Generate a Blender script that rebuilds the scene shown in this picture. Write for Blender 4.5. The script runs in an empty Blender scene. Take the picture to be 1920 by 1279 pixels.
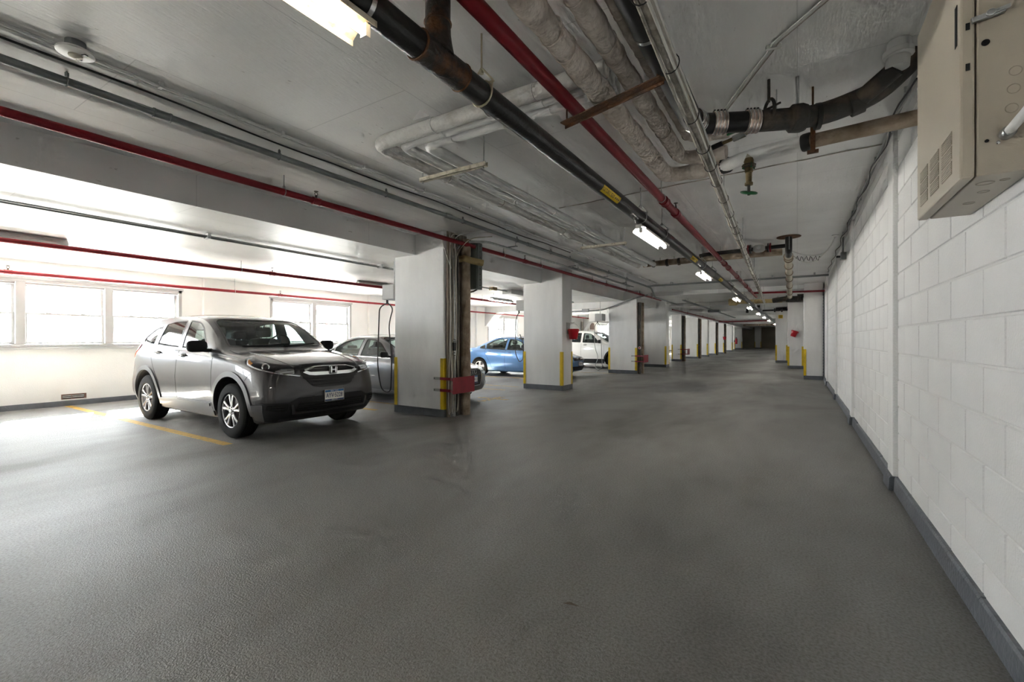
import bpy, bmesh, math, random
import numpy as np
from mathutils import Vector, Matrix, Quaternion
from mathutils.bvhtree import BVHTree
from mathutils.noise import noise as mnoise

random.seed(7)
scene = bpy.context.scene
COL = scene.collection
PI = math.pi

# ------------------------------------------------------------------ camera
cam_data = bpy.data.cameras.new("camera")
cam_data.sensor_width = 36.0
cam_data.lens = 36.0 * 850.0 / 1920.0
cam_data.shift_y = -3.0 / 1920.0
cam_data.clip_start = 0.05
cam_data.clip_end = 400
cam = bpy.data.objects.new("camera", cam_data)
cam.location = (0, 0, 1.31)
cam.rotation_euler = (PI / 2, 0, math.atan(535 / 850.0))
COL.objects.link(cam)
scene.camera = cam

# ------------------------------------------------------------------ sky, sun, exposure
world = bpy.data.worlds.new("sky")
scene.world = world
world.use_nodes = True
wb = world.node_tree.nodes["Background"]
wb.inputs[0].default_value = (0.93, 0.96, 1.0, 1)
wb.inputs[1].default_value = 7.2
sun_d = bpy.data.lights.new("sun", 'SUN')
sun_d.energy = 75
sun_d.angle = 0.009
sun_d.color = (1.0, 0.95, 0.87)
sun_o = bpy.data.objects.new("sun", sun_d)
sun_o.rotation_euler = Vector((1, -0.34, -0.80)).to_track_quat('-Z', 'Y').to_euler()
sun_o.location = (-30, 10, 25)
COL.objects.link(sun_o)
vs = scene.view_settings
vs.view_transform = 'Standard'
vs.look = 'None'
vs.exposure = 2.12
vs.gamma = 1.0
vs.use_curve_mapping = False
try:
    scene.cycles.max_bounces = 8
    scene.cycles.diffuse_bounces = 5
    scene.cycles.glossy_bounces = 4
    scene.cycles.transmission_bounces = 6
    scene.cycles.transparent_max_bounces = 12
    scene.cycles.caustics_reflective = False
    scene.cycles.caustics_refractive = False
    scene.cycles.sample_clamp_indirect = 10
    scene.cycles.use_denoising = True
    scene.cycles.use_adaptive_sampling = True
    scene.cycles.adaptive_threshold = 0.065
    scene.cycles.adaptive_min_samples = 30
except Exception:
    pass
LAMP = 27.0          # radiance of the fluorescent tubes

# ------------------------------------------------------------------ materials
MATS = {}
def mat(name, col, rough=0.5, metal=0.0, var=0.0, vscale=3.0, bump=0.0, bscale=60.0, coat=0.0,
        spec=0.5, emit=0.0, col2=None, thr=None, detail=3.0, stretch=None, rvar=0.0):
    if name in MATS: return MATS[name]
    m = bpy.data.materials.new(name); m.use_nodes = True
    nt = m.node_tree; b = nt.nodes["Principled BSDF"]; L = nt.links.new
    b.inputs["Base Color"].default_value = (*col, 1)
    b.inputs["Roughness"].default_value = rough
    b.inputs["Metallic"].default_value = metal
    b.inputs["Specular IOR Level"].default_value = spec
    if coat:
        b.inputs["Coat Weight"].default_value = coat
        b.inputs["Coat Roughness"].default_value = 0.04
    if emit:
        b.inputs["Emission Color"].default_value = (*col, 1)
        b.inputs["Emission Strength"].default_value = emit
    tc = None
    if var or bump or col2:
        tc = nt.nodes.new("ShaderNodeTexCoord")
        src = tc.outputs["Object"]
        if stretch:
            mp = nt.nodes.new("ShaderNodeMapping"); mp.inputs["Scale"].default_value = stretch
            L(src, mp.inputs["Vector"]); src = mp.outputs[0]
    if var or col2:
        n = nt.nodes.new("ShaderNodeTexNoise"); n.inputs["Scale"].default_value = vscale
        n.inputs["Detail"].default_value = detail
        L(src, n.inputs["Vector"])
        r = nt.nodes.new("ShaderNodeValToRGB")
        c2 = col2 if col2 else tuple(max(0, c * (1 - var)) for c in col)
        c1 = col if col2 else tuple(min(1, c * (1 + var)) for c in col)
        t = thr if thr else (0.32, 0.68)
        r.color_ramp.elements[0].position = t[0]; r.color_ramp.elements[0].color = (*c2, 1)
        r.color_ramp.elements[1].position = t[1]; r.color_ramp.elements[1].color = (*c1, 1)
        L(n.outputs["Fac"], r.inputs["Fac"]); L(r.outputs["Color"], b.inputs["Base Color"])
        if rvar:
            mr = nt.nodes.new("ShaderNodeMapRange")
            mr.inputs["To Min"].default_value = rough - rvar; mr.inputs["To Max"].default_value = rough + rvar
            L(n.outputs["Fac"], mr.inputs["Value"]); L(mr.outputs[0], b.inputs["Roughness"])
    if bump:
        n2 = nt.nodes.new("ShaderNodeTexNoise"); n2.inputs["Scale"].default_value = bscale
        n2.inputs["Detail"].default_value = 2
        L(src, n2.inputs["Vector"])
        bp = nt.nodes.new("ShaderNodeBump"); bp.inputs["Strength"].default_value = bump
        bp.inputs["Distance"].default_value = 0.02
        L(n2.outputs["Fac"], bp.inputs["Height"]); L(bp.outputs[0], b.inputs["Normal"])
    MATS[name] = m
    return m

def facing(nt):
    """Schlick reflectance that is the same on both sides of a pane"""
    lw = nt.nodes.new("ShaderNodeLayerWeight"); lw.inputs[0].default_value = 0.5
    p = nt.nodes.new("ShaderNodeMath"); p.operation = 'POWER'; p.inputs[1].default_value = 5.0
    a = nt.nodes.new("ShaderNodeMath"); a.operation = 'MULTIPLY_ADD'; a.inputs[1].default_value = 0.94; a.inputs[2].default_value = 0.06
    nt.links.new(lw.outputs["Facing"], p.inputs[0]); nt.links.new(p.outputs[0], a.inputs[0])
    return a
def glass_mat(name, tint=(0.85, 0.93, 0.92), refl=0.04):
    """thin pane: clear see-through with a mirror part that grows at grazing angles"""
    m = bpy.data.materials.new(name); m.use_nodes = True
    nt = m.node_tree; nt.nodes.clear(); L = nt.links.new
    o = nt.nodes.new("ShaderNodeOutputMaterial")
    mx = nt.nodes.new("ShaderNodeMixShader")
    t = nt.nodes.new("ShaderNodeBsdfTransparent"); t.inputs[0].default_value = (*tint, 1)
    g = nt.nodes.new("ShaderNodeBsdfGlossy"); g.inputs["Roughness"].default_value = 0.01
    fr = facing(nt)
    L(fr.outputs[0], mx.inputs[0]); L(t.outputs[0], mx.inputs[1]); L(g.outputs[0], mx.inputs[2])
    L(mx.outputs[0], o.inputs[0])
    MATS[name] = m
    return m

def floor_mat():
    m = bpy.data.materials.new("coated_concrete_floor"); m.use_nodes = True
    nt = m.node_tree; b = nt.nodes["Principled BSDF"]; L = nt.links.new; N = nt.nodes.new
    tc = N("ShaderNodeTexCoord")
    def noise(scale, detail, stretch=None, rough=0.55, dist=0.0):
        n = N("ShaderNodeTexNoise"); n.inputs["Scale"].default_value = scale; n.inputs["Detail"].default_value = detail
        n.inputs["Roughness"].default_value = rough; n.inputs["Distortion"].default_value = dist
        if stretch:
            mp = N("ShaderNodeMapping"); mp.inputs["Scale"].default_value = stretch
            L(tc.outputs["Object"], mp.inputs[0]); L(mp.outputs[0], n.inputs["Vector"])
        else: L(tc.outputs["Object"], n.inputs["Vector"])
        return n
    def ramp(src, stops):
        r = N("ShaderNodeValToRGB"); e = r.color_ramp.elements
        while len(e) > 1: e.remove(e[-1])
        e[0].position = stops[0][0]; e[0].color = (*stops[0][1], 1)
        for p, c in stops[1:]:
            k = e.new(p); k.color = (*c, 1)
        L(src, r.inputs[0]); return r
    big = noise(0.5, 4, (1.0, 0.45, 1), 0.6, 0.4)
    cr = ramp(big.outputs["Fac"], [(0.28, (0.125, 0.121, 0.113)), (0.46, (0.225, 0.221, 0.213)), (0.7, (0.30, 0.298, 0.292))])
    spk = noise(75, 2)
    sr = ramp(spk.outputs["Fac"], [(0.33, (0.62, 0.6, 0.57)), (0.55, (1, 1, 1)), (0.75, (1.22, 1.22, 1.22))])
    mul = N("ShaderNodeMix"); mul.data_type = 'RGBA'; mul.blend_type = 'MULTIPLY'; mul.inputs[0].default_value = 0.8
    L(cr.outputs[0], mul.inputs[6]); L(sr.outputs[0], mul.inputs[7])
    # brown oily wear
    st = noise(0.9, 3, (1, 0.5, 1), 0.65, 0.3)
    sm = ramp(st.outputs["Fac"], [(0.55, (0, 0, 0)), (0.75, (1, 1, 1))])
    mix = N("ShaderNodeMix"); mix.data_type = 'RGBA'
    f = N("ShaderNodeMath"); f.operation = 'MULTIPLY'; f.inputs[1].default_value = 0.30
    L(sm.outputs[0], f.inputs[0]); L(f.outputs[0], mix.inputs[0])
    L(mul.outputs[2], mix.inputs[6]); mix.inputs[7].default_value = (0.075, 0.062, 0.048, 1)
    L(mix.outputs[2], b.inputs["Base Color"])
    rr = N("ShaderNodeMapRange"); rr.inputs["From Min"].default_value = 0.3; rr.inputs["From Max"].default_value = 0.7
    rr.inputs["To Min"].default_value = 0.62; rr.inputs["To Max"].default_value = 0.40
    L(big.outputs["Fac"], rr.inputs["Value"]); L(rr.outputs[0], b.inputs["Roughness"])
    b.inputs["Specular IOR Level"].default_value = 0.36
    fine = noise(115, 2); mid = noise(3.0, 2)
    add = N("ShaderNodeMath"); add.operation = 'MULTIPLY_ADD'; add.inputs[1].default_value = 0.5
    L(mid.outputs["Fac"], add.inputs[0]); L(fine.outputs["Fac"], add.inputs[2])
    bp = N("ShaderNodeBump"); bp.inputs["Strength"].default_value = 0.55; bp.inputs["Distance"].default_value = 0.012
    L(add.outputs[0], bp.inputs["Height"]); L(bp.outputs[0], b.inputs["Normal"])
    MATS["floor"] = m
    return m

def ceiling_mat():
    m = bpy.data.materials.new("glossy_painted_ceiling"); m.use_nodes = True
    nt = m.node_tree; b = nt.nodes["Principled BSDF"]; L = nt.links.new; N = nt.nodes.new
    tc = N("ShaderNodeTexCoord")
    mp = N("ShaderNodeMapping"); mp.inputs["Scale"].default_value = (6, 1.2, 1)
    L(tc.outputs["Object"], mp.inputs[0])
    n1 = N("ShaderNodeTexNoise"); n1.inputs["Scale"].default_value = 9; n1.inputs["Detail"].default_value = 3
    L(mp.outputs[0], n1.inputs["Vector"])
    n2 = N("ShaderNodeTexNoise"); n2.inputs["Scale"].default_value = 1.3; n2.inputs["Detail"].default_value = 2
    L(tc.outputs["Object"], n2.inputs["Vector"])
    # formwork panel seams
    br = N("ShaderNodeTexBrick"); br.inputs["Scale"].default_value = 1.0
    br.inputs["Brick Width"].default_value = 2.4; br.inputs["Row Height"].default_value = 1.22
    br.inputs["Mortar Size"].default_value = 0.004; br.inputs["Mortar Smooth"].default_value = 0.3
    mp2 = N("ShaderNodeMapping"); mp2.inputs["Rotation"].default_value = (0, 0, PI / 2)
    L(tc.outputs["Object"], mp2.inputs[0]); L(mp2.outputs[0], br.inputs["Vector"])
    r = N("ShaderNodeValToRGB")
    r.color_ramp.elements[0].position = 0.3; r.color_ramp.elements[0].color = (0.74, 0.738, 0.73, 1)
    r.color_ramp.elements[1].position = 0.65; r.color_ramp.elements[1].color = (0.84, 0.838, 0.83, 1)
    L(n2.outputs["Fac"], r.inputs[0])
    mx = N("ShaderNodeMix"); mx.data_type = 'RGBA'; mx.blend_type = 'MULTIPLY'
    f = N("ShaderNodeMath"); f.operation = 'MULTIPLY'; f.inputs[1].default_value = 0.3
    L(br.outputs["Fac"], f.inputs[0]); L(f.outputs[0], mx.inputs[0])
    L(r.outputs[0], mx.inputs[6]); mx.inputs[7].default_value = (0.3, 0.3, 0.3, 1)
    fk = N("ShaderNodeTexNoise"); fk.inputs["Scale"].default_value = 34; fk.inputs["Detail"].default_value = 2
    mp3 = N("ShaderNodeMapping"); mp3.inputs["Scale"].default_value = (1.0, 0.35, 1)
    L(tc.outputs["Object"], mp3.inputs[0]); L(mp3.outputs[0], fk.inputs["Vector"])
    fr_ = N("ShaderNodeValToRGB"); fr_.color_ramp.elements[0].position = 0.72; fr_.color_ramp.elements[0].color = (1, 1, 1, 1)
    fr_.color_ramp.elements[1].position = 0.80; fr_.color_ramp.elements[1].color = (0.55, 0.54, 0.52, 1)
    L(fk.outputs["Fac"], fr_.inputs[0])
    m2 = N("ShaderNodeMix"); m2.data_type = 'RGBA'; m2.blend_type = 'MULTIPLY'; m2.inputs[0].default_value = 1.0
    L(mx.outputs[2], m2.inputs[6]); L(fr_.outputs[0], m2.inputs[7])
    L(m2.outputs[2], b.inputs["Base Color"])
    b.inputs["Roughness"].default_value = 0.42
    b.inputs["Specular IOR Level"].default_value = 0.65
    s = N("ShaderNodeMath"); s.operation = 'MULTIPLY_ADD'; s.inputs[1].default_value = -1.5
    L(br.outputs["Fac"], s.inputs[0]); L(n1.outputs["Fac"], s.inputs[2])
    bp = N("ShaderNodeBump"); bp.inputs["Strength"].default_value = 0.24; bp.inputs["Distance"].default_value = 0.012
    L(s.outputs[0], bp.inputs["Height"]); L(bp.outputs[0], b.inputs["Normal"])
    MATS["ceiling"] = m
    return m

floor_mat(); ceiling_mat()
glass_mat("window_glass", (0.95, 0.97, 0.97))
glass_mat("car_glass", (0.62, 0.74, 0.72))
mat("wall_paint", (0.82, 0.812, 0.80), 0.55, var=0.03, vscale=1.5, bump=0.25, bscale=90)
mat("block_paint", (0.84, 0.837, 0.83), 0.5, var=0.035, vscale=2.2, bump=0.35, bscale=70)
mat("column_paint", (0.80, 0.797, 0.79), 0.5, var=0.05, vscale=4, bump=0.2, bscale=50, stretch=(1, 1, 0.25))
mat("mortar", (0.80, 0.795, 0.785), 0.7, bump=0.3)
mat("base_grey", (0.145, 0.155, 0.175), 0.45, var=0.15, vscale=6, bump=0.3, bscale=40)
mat("guard_yellow", (0.72, 0.50, 0.015), 0.42, var=0.12, vscale=8)
mat("line_yellow", (0.55, 0.33, 0.055), 0.55, col2=(0.25, 0.19, 0.09), vscale=16, thr=(0.3, 0.5), bump=0.3, bscale=85)
mat("worn_yellow", (0.50, 0.30, 0.05), 0.55, col2=(0.17, 0.155, 0.13), vscale=14, thr=(0.42, 0.58), bump=0.3, bscale=85)
mat("red_paint", (0.25, 0.010, 0.017), 0.42, var=0.12, vscale=5, spec=0.4)
mat("red_plate", (0.23, 0.012, 0.022), 0.45, var=0.15, vscale=7)
mat("bucket_red", (0.50, 0.01, 0.02), 0.3)
mat("black_iron", (0.022, 0.021, 0.02), 0.33, var=0.5, vscale=5, bump=0.15, bscale=40)
mat("rusty_iron", (0.04, 0.032, 0.026), 0.5, col2=(0.16, 0.065, 0.02), vscale=7, thr=(0.34, 0.5), bump=0.5, bscale=40)
mat("old_iron", (0.055, 0.05, 0.045), 0.55, col2=(0.15, 0.11, 0.075), vscale=6, thr=(0.3, 0.5), bump=0.5, bscale=30)
mat("rust", (0.20, 0.085, 0.03), 0.8, col2=(0.08, 0.05, 0.035), vscale=12, bump=0.5)
mat("conduit_grey", (0.27, 0.285, 0.285), 0.42, metal=0.2, var=0.12, vscale=4)
mat("galvanized", (0.48, 0.49, 0.49), 0.35, metal=0.85, var=0.15, vscale=20)
mat("chrome", (0.82, 0.83, 0.84), 0.08, metal=1.0)
mat("bright_metal", (0.65, 0.655, 0.66), 0.22, metal=1.0)
mat("zinc", (0.55, 0.5, 0.36), 0.35, metal=0.9)
mat("copper_clamp", (0.62, 0.50, 0.44), 0.28, metal=1.0, var=0.2, vscale=30)
mat("insulation_tan", (0.72, 0.645, 0.585), 0.85, col2=(0.47, 0.40, 0.34), vscale=6, thr=(0.28, 0.6), bump=1.0, bscale=22, stretch=(1, 1, 1))
mat("insulation_white", (0.66, 0.645, 0.62), 0.7, col2=(0.47, 0.43, 0.39), vscale=4, thr=(0.25, 0.48), bump=0.55, bscale=22)
mat("pipe_white", (0.74, 0.74, 0.73), 0.5, var=0.06, vscale=4, bump=0.3, bscale=25)
mat("brown_lagging", (0.46, 0.37, 0.28), 0.8, col2=(0.20, 0.14, 0.09), vscale=6, bump=0.7, bscale=25)
mat("cream_lagging", (0.62, 0.56, 0.45), 0.7, col2=(0.40, 0.30, 0.2), vscale=5, thr=(0.28, 0.48), bump=0.4, bscale=25)
mat("yellow_lagging", (0.60, 0.46, 0.22), 0.7, col2=(0.28, 0.18, 0.08), vscale=6, thr=(0.3, 0.5), bump=0.4, bscale=25)
mat("cable_grey", (0.50, 0.465, 0.41), 0.65, col2=(0.28, 0.25, 0.21), vscale=10, bump=0.6, bscale=50)
mat("cable_white", (0.66, 0.65, 0.61), 0.5)
mat("cable_cream", (0.52, 0.47, 0.38), 0.55)
mat("rubber_black", (0.018, 0.018, 0.019), 0.5)
mat("black_plastic", (0.02, 0.02, 0.022), 0.4)
mat("beige_enamel", (0.50, 0.445, 0.36), 0.38, var=0.04, vscale=2, bump=0.05, bscale=200)
mat("beige_vent", (0.42, 0.37, 0.295), 0.6)
mat("dark_hole", (0.01, 0.01, 0.011), 0.9)
mat("box_green_grey", (0.19, 0.215, 0.20), 0.4, var=0.1, vscale=4)
mat("box_grey", (0.42, 0.42, 0.41), 0.45)
mat("fixture_white", (0.62, 0.61, 0.58), 0.45, var=0.04)
mat("fixture_dirty", (0.70, 0.64, 0.52), 0.5, col2=(0.40, 0.33, 0.24), vscale=25, thr=(0.3, 0.5))
mat("tube_lit", (1.0, 0.95, 0.86), 0.5, emit=LAMP)
mat("tube_lit_near", (1.0, 0.88, 0.66), 0.5, emit=LAMP * 0.24)
mat("tube_off", (0.85, 0.85, 0.83), 0.3)
mat("alu", (0.47, 0.47, 0.465), 0.45, metal=0.25, var=0.04)
mat("sign_yellow", (0.80, 0.55, 0.0), 0.45)
mat("print_black", (0.012, 0.012, 0.012), 0.5)
mat("valve_green", (0.02, 0.16, 0.05), 0.35)
mat("valve_blue", (0.03, 0.10, 0.35), 0.4)
mat("brass", (0.26, 0.20, 0.11), 0.4, metal=0.9, var=0.3, vscale=20)
mat("detector_white", (0.80, 0.79, 0.76), 0.4)
mat("end_wall", (0.46, 0.41, 0.33), 0.7, var=0.1, vscale=0.8)
mat("end_door", (0.16, 0.14, 0.12), 0.6, var=0.15, vscale=3)
mat("wood_dark", (0.24, 0.19, 0.145), 0.8, col2=(0.40, 0.35, 0.29), vscale=3, stretch=(8, 8, 0.6), bump=0.5)
mat("chase_grime", (0.56, 0.51, 0.44), 0.8, col2=(0.24, 0.20, 0.165), vscale=3, stretch=(6, 6, 0.5), bump=0.4)
mat("outside_ground", (0.42, 0.41, 0.40), 0.9)
mat("outside_building", (0.55, 0.53, 0.54), 0.9)
mat("bark", (0.14, 0.11, 0.09), 0.9)
mat("roofing", (0.35, 0.34, 0.34), 0.9)
mat("white_plain", (0.82, 0.82, 0.81), 0.5)
mat("grate_rust", (0.22, 0.12, 0.09), 0.8)
mat("door_white", (0.70, 0.68, 0.64), 0.5)
mat("door_pane_brown", (0.16, 0.08, 0.06), 0.4)

# ------------------------------------------------------------------ mesh builder and scene helpers
class MB:
    def __init__(self):
        self.v = []; self.f = []; self.mi = []
    def add(self, vs, fs, mi=0):
        o = len(self.v); self.v += [tuple(p) for p in vs]
        self.f += [tuple(i + o for i in f) for f in fs]; self.mi += [mi] * len(fs)
        return self
    def box(self, x0, x1, y0, y1, z0, z1, mi=0):
        v = [(x, y, z) for z in (z0, z1) for y in (y0, y1) for x in (x0, x1)]
        f = [(0, 2, 3, 1), (4, 5, 7, 6), (0, 1, 5, 4), (2, 6, 7, 3), (0, 4, 6, 2), (1, 3, 7, 5)]
        return self.add(v, f, mi)
    def obox(self, c, ax, ay, az, mi=0):
        """box from centre and three half-axis vectors"""
        c = Vector(c); ax = Vector(ax); ay = Vector(ay); az = Vector(az)
        v = [c + ax * i + ay * j + az * k for k in (-1, 1) for j in (-1, 1) for i in (-1, 1)]
        f = [(0, 2, 3, 1), (4, 5, 7, 6), (0, 1, 5, 4), (2, 6, 7, 3), (0, 4, 6, 2), (1, 3, 7, 5)]
        return self.add(v, f, mi)
    def prism(self, poly, axis, a, b, mi=0):
        """poly in the two remaining axes (in xyz order), extruded along axis from a to b"""
        n = len(poly)
        def P(p, t):
            if axis == 'x': return (t, p[0], p[1])
            if axis == 'y': return (p[0], t, p[1])
            return (p[0], p[1], t)
        v = [P(p, a) for p in poly] + [P(p, b) for p in poly]
        f = [tuple(range(n))[::-1], tuple(range(n, 2 * n))] + [(i, (i + 1) % n, n + (i + 1) % n, n + i) for i in range(n)]
        return self.add(v, f, mi)
    def tube(self, path, r, n=10, cap=True, mi=0, fillet=0.0, rr=None, seg=5):
        P = [Vector(p) for p in path]
        R = rr
        if fillet > 0 and len(P) > 2:
            Q = [P[0]]
            for i in range(1, len(P) - 1):
                a, b, c = P[i - 1], P[i], P[i + 1]
                d = min(fillet, (a - b).length * 0.49, (c - b).length * 0.49)
                p0 = b + (a - b).normalized() * d; p1 = b + (c - b).normalized() * d
                for k in range(seg + 1):
                    t = k / seg
                    Q.append(p0 * (1 - t) ** 2 + b * 2 * t * (1 - t) + p1 * t * t)
            Q.append(P[-1]); P = Q
        m = len(P)
        T = []
        for i in range(m):
            d = (P[min(i + 1, m - 1)] - P[max(i - 1, 0)])
            T.append(d.normalized() if d.length > 1e-9 else Vector((0, 0, 1)))
        up = Vector((0, 0, 1)) if abs(T[0].z) < 0.9 else Vector((1, 0, 0))
        nrm = (up - T[0] * up.dot(T[0])).normalized()
        vs = []
        for i in range(m):
            if i: nrm = (nrm - T[i] * nrm.dot(T[i]))
            nrm = nrm.normalized(); bn = T[i].cross(nrm)
            ri = R[i] if R else r
            for k in range(n):
                a = 2 * PI * k / n
                vs.append(P[i] + (nrm * math.cos(a) + bn * math.sin(a)) * ri)
        fs = [(i * n + k, i * n + (k + 1) % n, (i + 1) * n + (k + 1) % n, (i + 1) * n + k) for i in range(m - 1) for k in range(n)]
        if cap: fs += [tuple(range(n))[::-1], tuple(range((m - 1) * n, m * n))]
        return self.add(vs, fs, mi)
    def lathe(self, prof, o=(0, 0, 0), axis=(0, 0, 1), n=24, mi=0, closed=False):
        """prof = [(radius, height)] turned about axis through o"""
        q = Vector((0, 0, 1)).rotation_difference(Vector(axis).normalized())
        o = Vector(o); m = len(prof); vs = []
        for (r, h) in prof:
            for k in range(n):
                a = 2 * PI * k / n
                vs.append(o + q @ Vector((r * math.cos(a), r * math.sin(a), h)))
        fs = [(i * n + k, i * n + (k + 1) % n, (i + 1) * n + (k + 1) % n, (i + 1) * n + k) for i in range(m - 1) for k in range(n)]
        if closed: fs += [((m - 1) * n + k, (m - 1) * n + (k + 1) % n, (k + 1) % n, k) for k in range(n)]
        else:
            if prof[0][0] > 1e-6: fs.append(tuple(range(n))[::-1])
            if prof[-1][0] > 1e-6: fs.append(tuple(range((m - 1) * n, m * n)))
        return self.add(vs, fs, mi)
    def ring(self, c, axis, R, r, n=20, k=8, a0=0.0, a1=2 * PI, mi=0):
        """torus or torus arc about axis through c"""
        q = Vector((0, 0, 1)).rotation_difference(Vector(axis).normalized()); c = Vector(c)
        full = abs(a1 - a0 - 2 * PI) < 1e-6
        pts = [c + q @ Vector((R * math.cos(a0 + (a1 - a0) * i / n), R * math.sin(a0 + (a1 - a0) * i / n), 0)) for i in range(n + (0 if full else 1))]
        if full: pts.append(pts[0])
        return self.tube(pts, r, k, cap=not full, mi=mi)
    def build(self, name, material, parent=None, smooth=None, bevel=0.0, mats=None):
        me = bpy.data.meshes.new(name)
        me.from_pydata(self.v, [], self.f)
        ms = mats if mats else [material]
        for x in ms: me.materials.append(MATS[x] if isinstance(x, str) else x)
        if len(ms) > 1: me.polygons.foreach_set("material_index", self.mi)
        bm = bmesh.new(); bm.from_mesh(me)
        bmesh.ops.recalc_face_normals(bm, faces=bm.faces)
        if smooth is not None:
            for f in bm.faces: f.smooth = True
        bm.to_mesh(me); bm.free()
        if smooth is not None and smooth < 180: me.set_sharp_from_angle(angle=math.radians(smooth))
        o = bpy.data.objects.new(name, me); COL.objects.link(o)
        if bevel:
            b = o.modifiers.new("edge", 'BEVEL'); b.width = bevel; b.segments = 2; b.limit_method = 'ANGLE'
        if parent: adopt(o, parent)
        return o

def wmat(o):
    m = o.matrix_basis.copy()
    if o.parent: m = wmat(o.parent) @ o.matrix_parent_inverse @ m
    return m
def adopt(o, p, local=False):
    o.parent = p
    if not local: o.matrix_parent_inverse = wmat(p).inverted()
def empty(name, loc=(0, 0, 0)):
    o = bpy.data.objects.new(name, None); COL.objects.link(o)
    o.location = loc; o.empty_display_size = 0.2
    return o
def tag(o, label, cat, group=None, kind=None):
    o["label"] = label; o["category"] = cat
    if group: o["group"] = group
    if kind: o["kind"] = kind
    return o
def struct(o, label, cat, group=None):
    return tag(o, label, cat, group, "structure")
def share(src, name, parent, loc):
    """another object on the same mesh data, moved by loc"""
    o = bpy.data.objects.new(name, src.data); COL.objects.link(o); o.location = loc
    if parent: adopt(o, parent)
    return o
def copy_tree(o, parent=None):
    c = o.copy(); COL.objects.link(c)
    if parent: c.parent = parent
    for ch in list(o.children): copy_tree(ch, c)
    return c
def text_mesh(s, size, material, M, parent, name="lettering", bend_r=None, sx=1.0, extrude=0.0008, align='CENTER'):
    cu = bpy.data.curves.new(name, 'FONT'); cu.body = s; cu.size = size
    cu.align_x = align; cu.align_y = 'CENTER'; cu.extrude = extrude; cu.resolution_u = 3
    t = bpy.data.objects.new(name, cu); COL.objects.link(t)
    dg = bpy.context.evaluated_depsgraph_get()
    me = bpy.data.meshes.new_from_object(t.evaluated_get(dg))
    bpy.data.objects.remove(t); bpy.data.curves.remove(cu)
    for v in me.vertices:
        x, y, z = v.co.x * sx, v.co.y, v.co.z
        if bend_r: v.co = M @ Vector((x, bend_r * math.sin(y / bend_r), bend_r * math.cos(y / bend_r) + z))
        else: v.co = M @ Vector((x, y, z))
    me.materials.clear(); me.materials.append(MATS[material])
    o = bpy.data.objects.new(name, me); COL.objects.link(o)
    if parent: adopt(o, parent)
    return o
def frame3(x, y, o):
    """matrix whose columns are x, y, x cross y and origin o"""
    x = Vector(x).normalized(); y = Vector(y).normalized(); z = x.cross(y)
    return Matrix(((x.x, y.x, z.x, o[0]), (x.y, y.y, z.y, o[1]), (x.z, y.z, z.z, o[2]), (0, 0, 0, 1)))

# ================================================================== STRUCTURE
XW, XR, YN, YF = -12.22, 0.735, -5.0, 77.0
ZC, ZB, XS = 3.14, 2.79, -5.66      # corridor ceiling, bay ceiling, step between them

fl = MB().box(XW - 0.3, XR + 0.3, YN - 0.3, YF + 0.3, -0.25, 0).build("floor", "floor")
struct(fl, "dark grey coated garage floor with a rough worn sheen", "floor")
ce = MB().box(XS, XR + 0.3, YN - 0.3, YF + 0.3, ZC, ZC + 0.3).build("ceiling", "ceiling")
struct(ce, "high grey painted concrete ceiling above the driving lane", "ceiling")
cb = MB().box(XW - 0.3, XS, YN - 0.3, YF + 0.3, ZB, ZC + 0.3).build("ceiling", "ceiling")
struct(cb, "lower white painted ceiling above the parking bays by the windows", "ceiling")

# window wall with openings -------------------------------------------------
WINS = [(-4.5, 3), (0.93, 3), (6.98, 2), (12.3, 2), (17.3, 2), (22.2, 2), (31.0, 2), (36.0, 2), (41.0, 2), (50.0, 2), (58.0, 2)]
PITCH, ZSILL, ZHEAD = 1.28, 1.16, 2.44
wl = MB()
wl.box(XW - 0.3, XW, YN, YF, 0, ZSILL)
wl.box(XW - 0.3, XW, YN, YF, ZHEAD, ZB)
y = YN
for (a, n) in WINS:
    wl.box(XW - 0.3, XW, y, a, ZSILL, ZHEAD); y = a + n * PITCH + 0.1
wl.box(XW - 0.3, XW, y, YF, ZSILL, ZHEAD)
wall_l = struct(wl.build("wall_left", "wall_paint"), "white painted block wall with the strip windows", "wall")
for py in (5.6, 10.6, 16.62, 26.3):      # flat pilasters between the windows
    MB().box(XW, XW + 0.10, py - 0.30, py + 0.30, 0, ZB).build("pilaster", "wall_paint", wall_l)
WORDS_W = ["added for its light, unseen behind the viewpoint", "with three sashes behind the grey crossover", "with two sashes behind the silver sedan",  # first window lies out of view, added to let in light
           "added for its light, hidden behind the first column", "with two sashes behind the blue sedan", "beyond the second column", "beside the white crossover hood",  # fourth window is hidden by the column, added for more daylight
           "fourth from the far end of the garage", "third from the far end of the garage", "second from the far end of the garage", "nearest the far end of the garage"]
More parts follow.
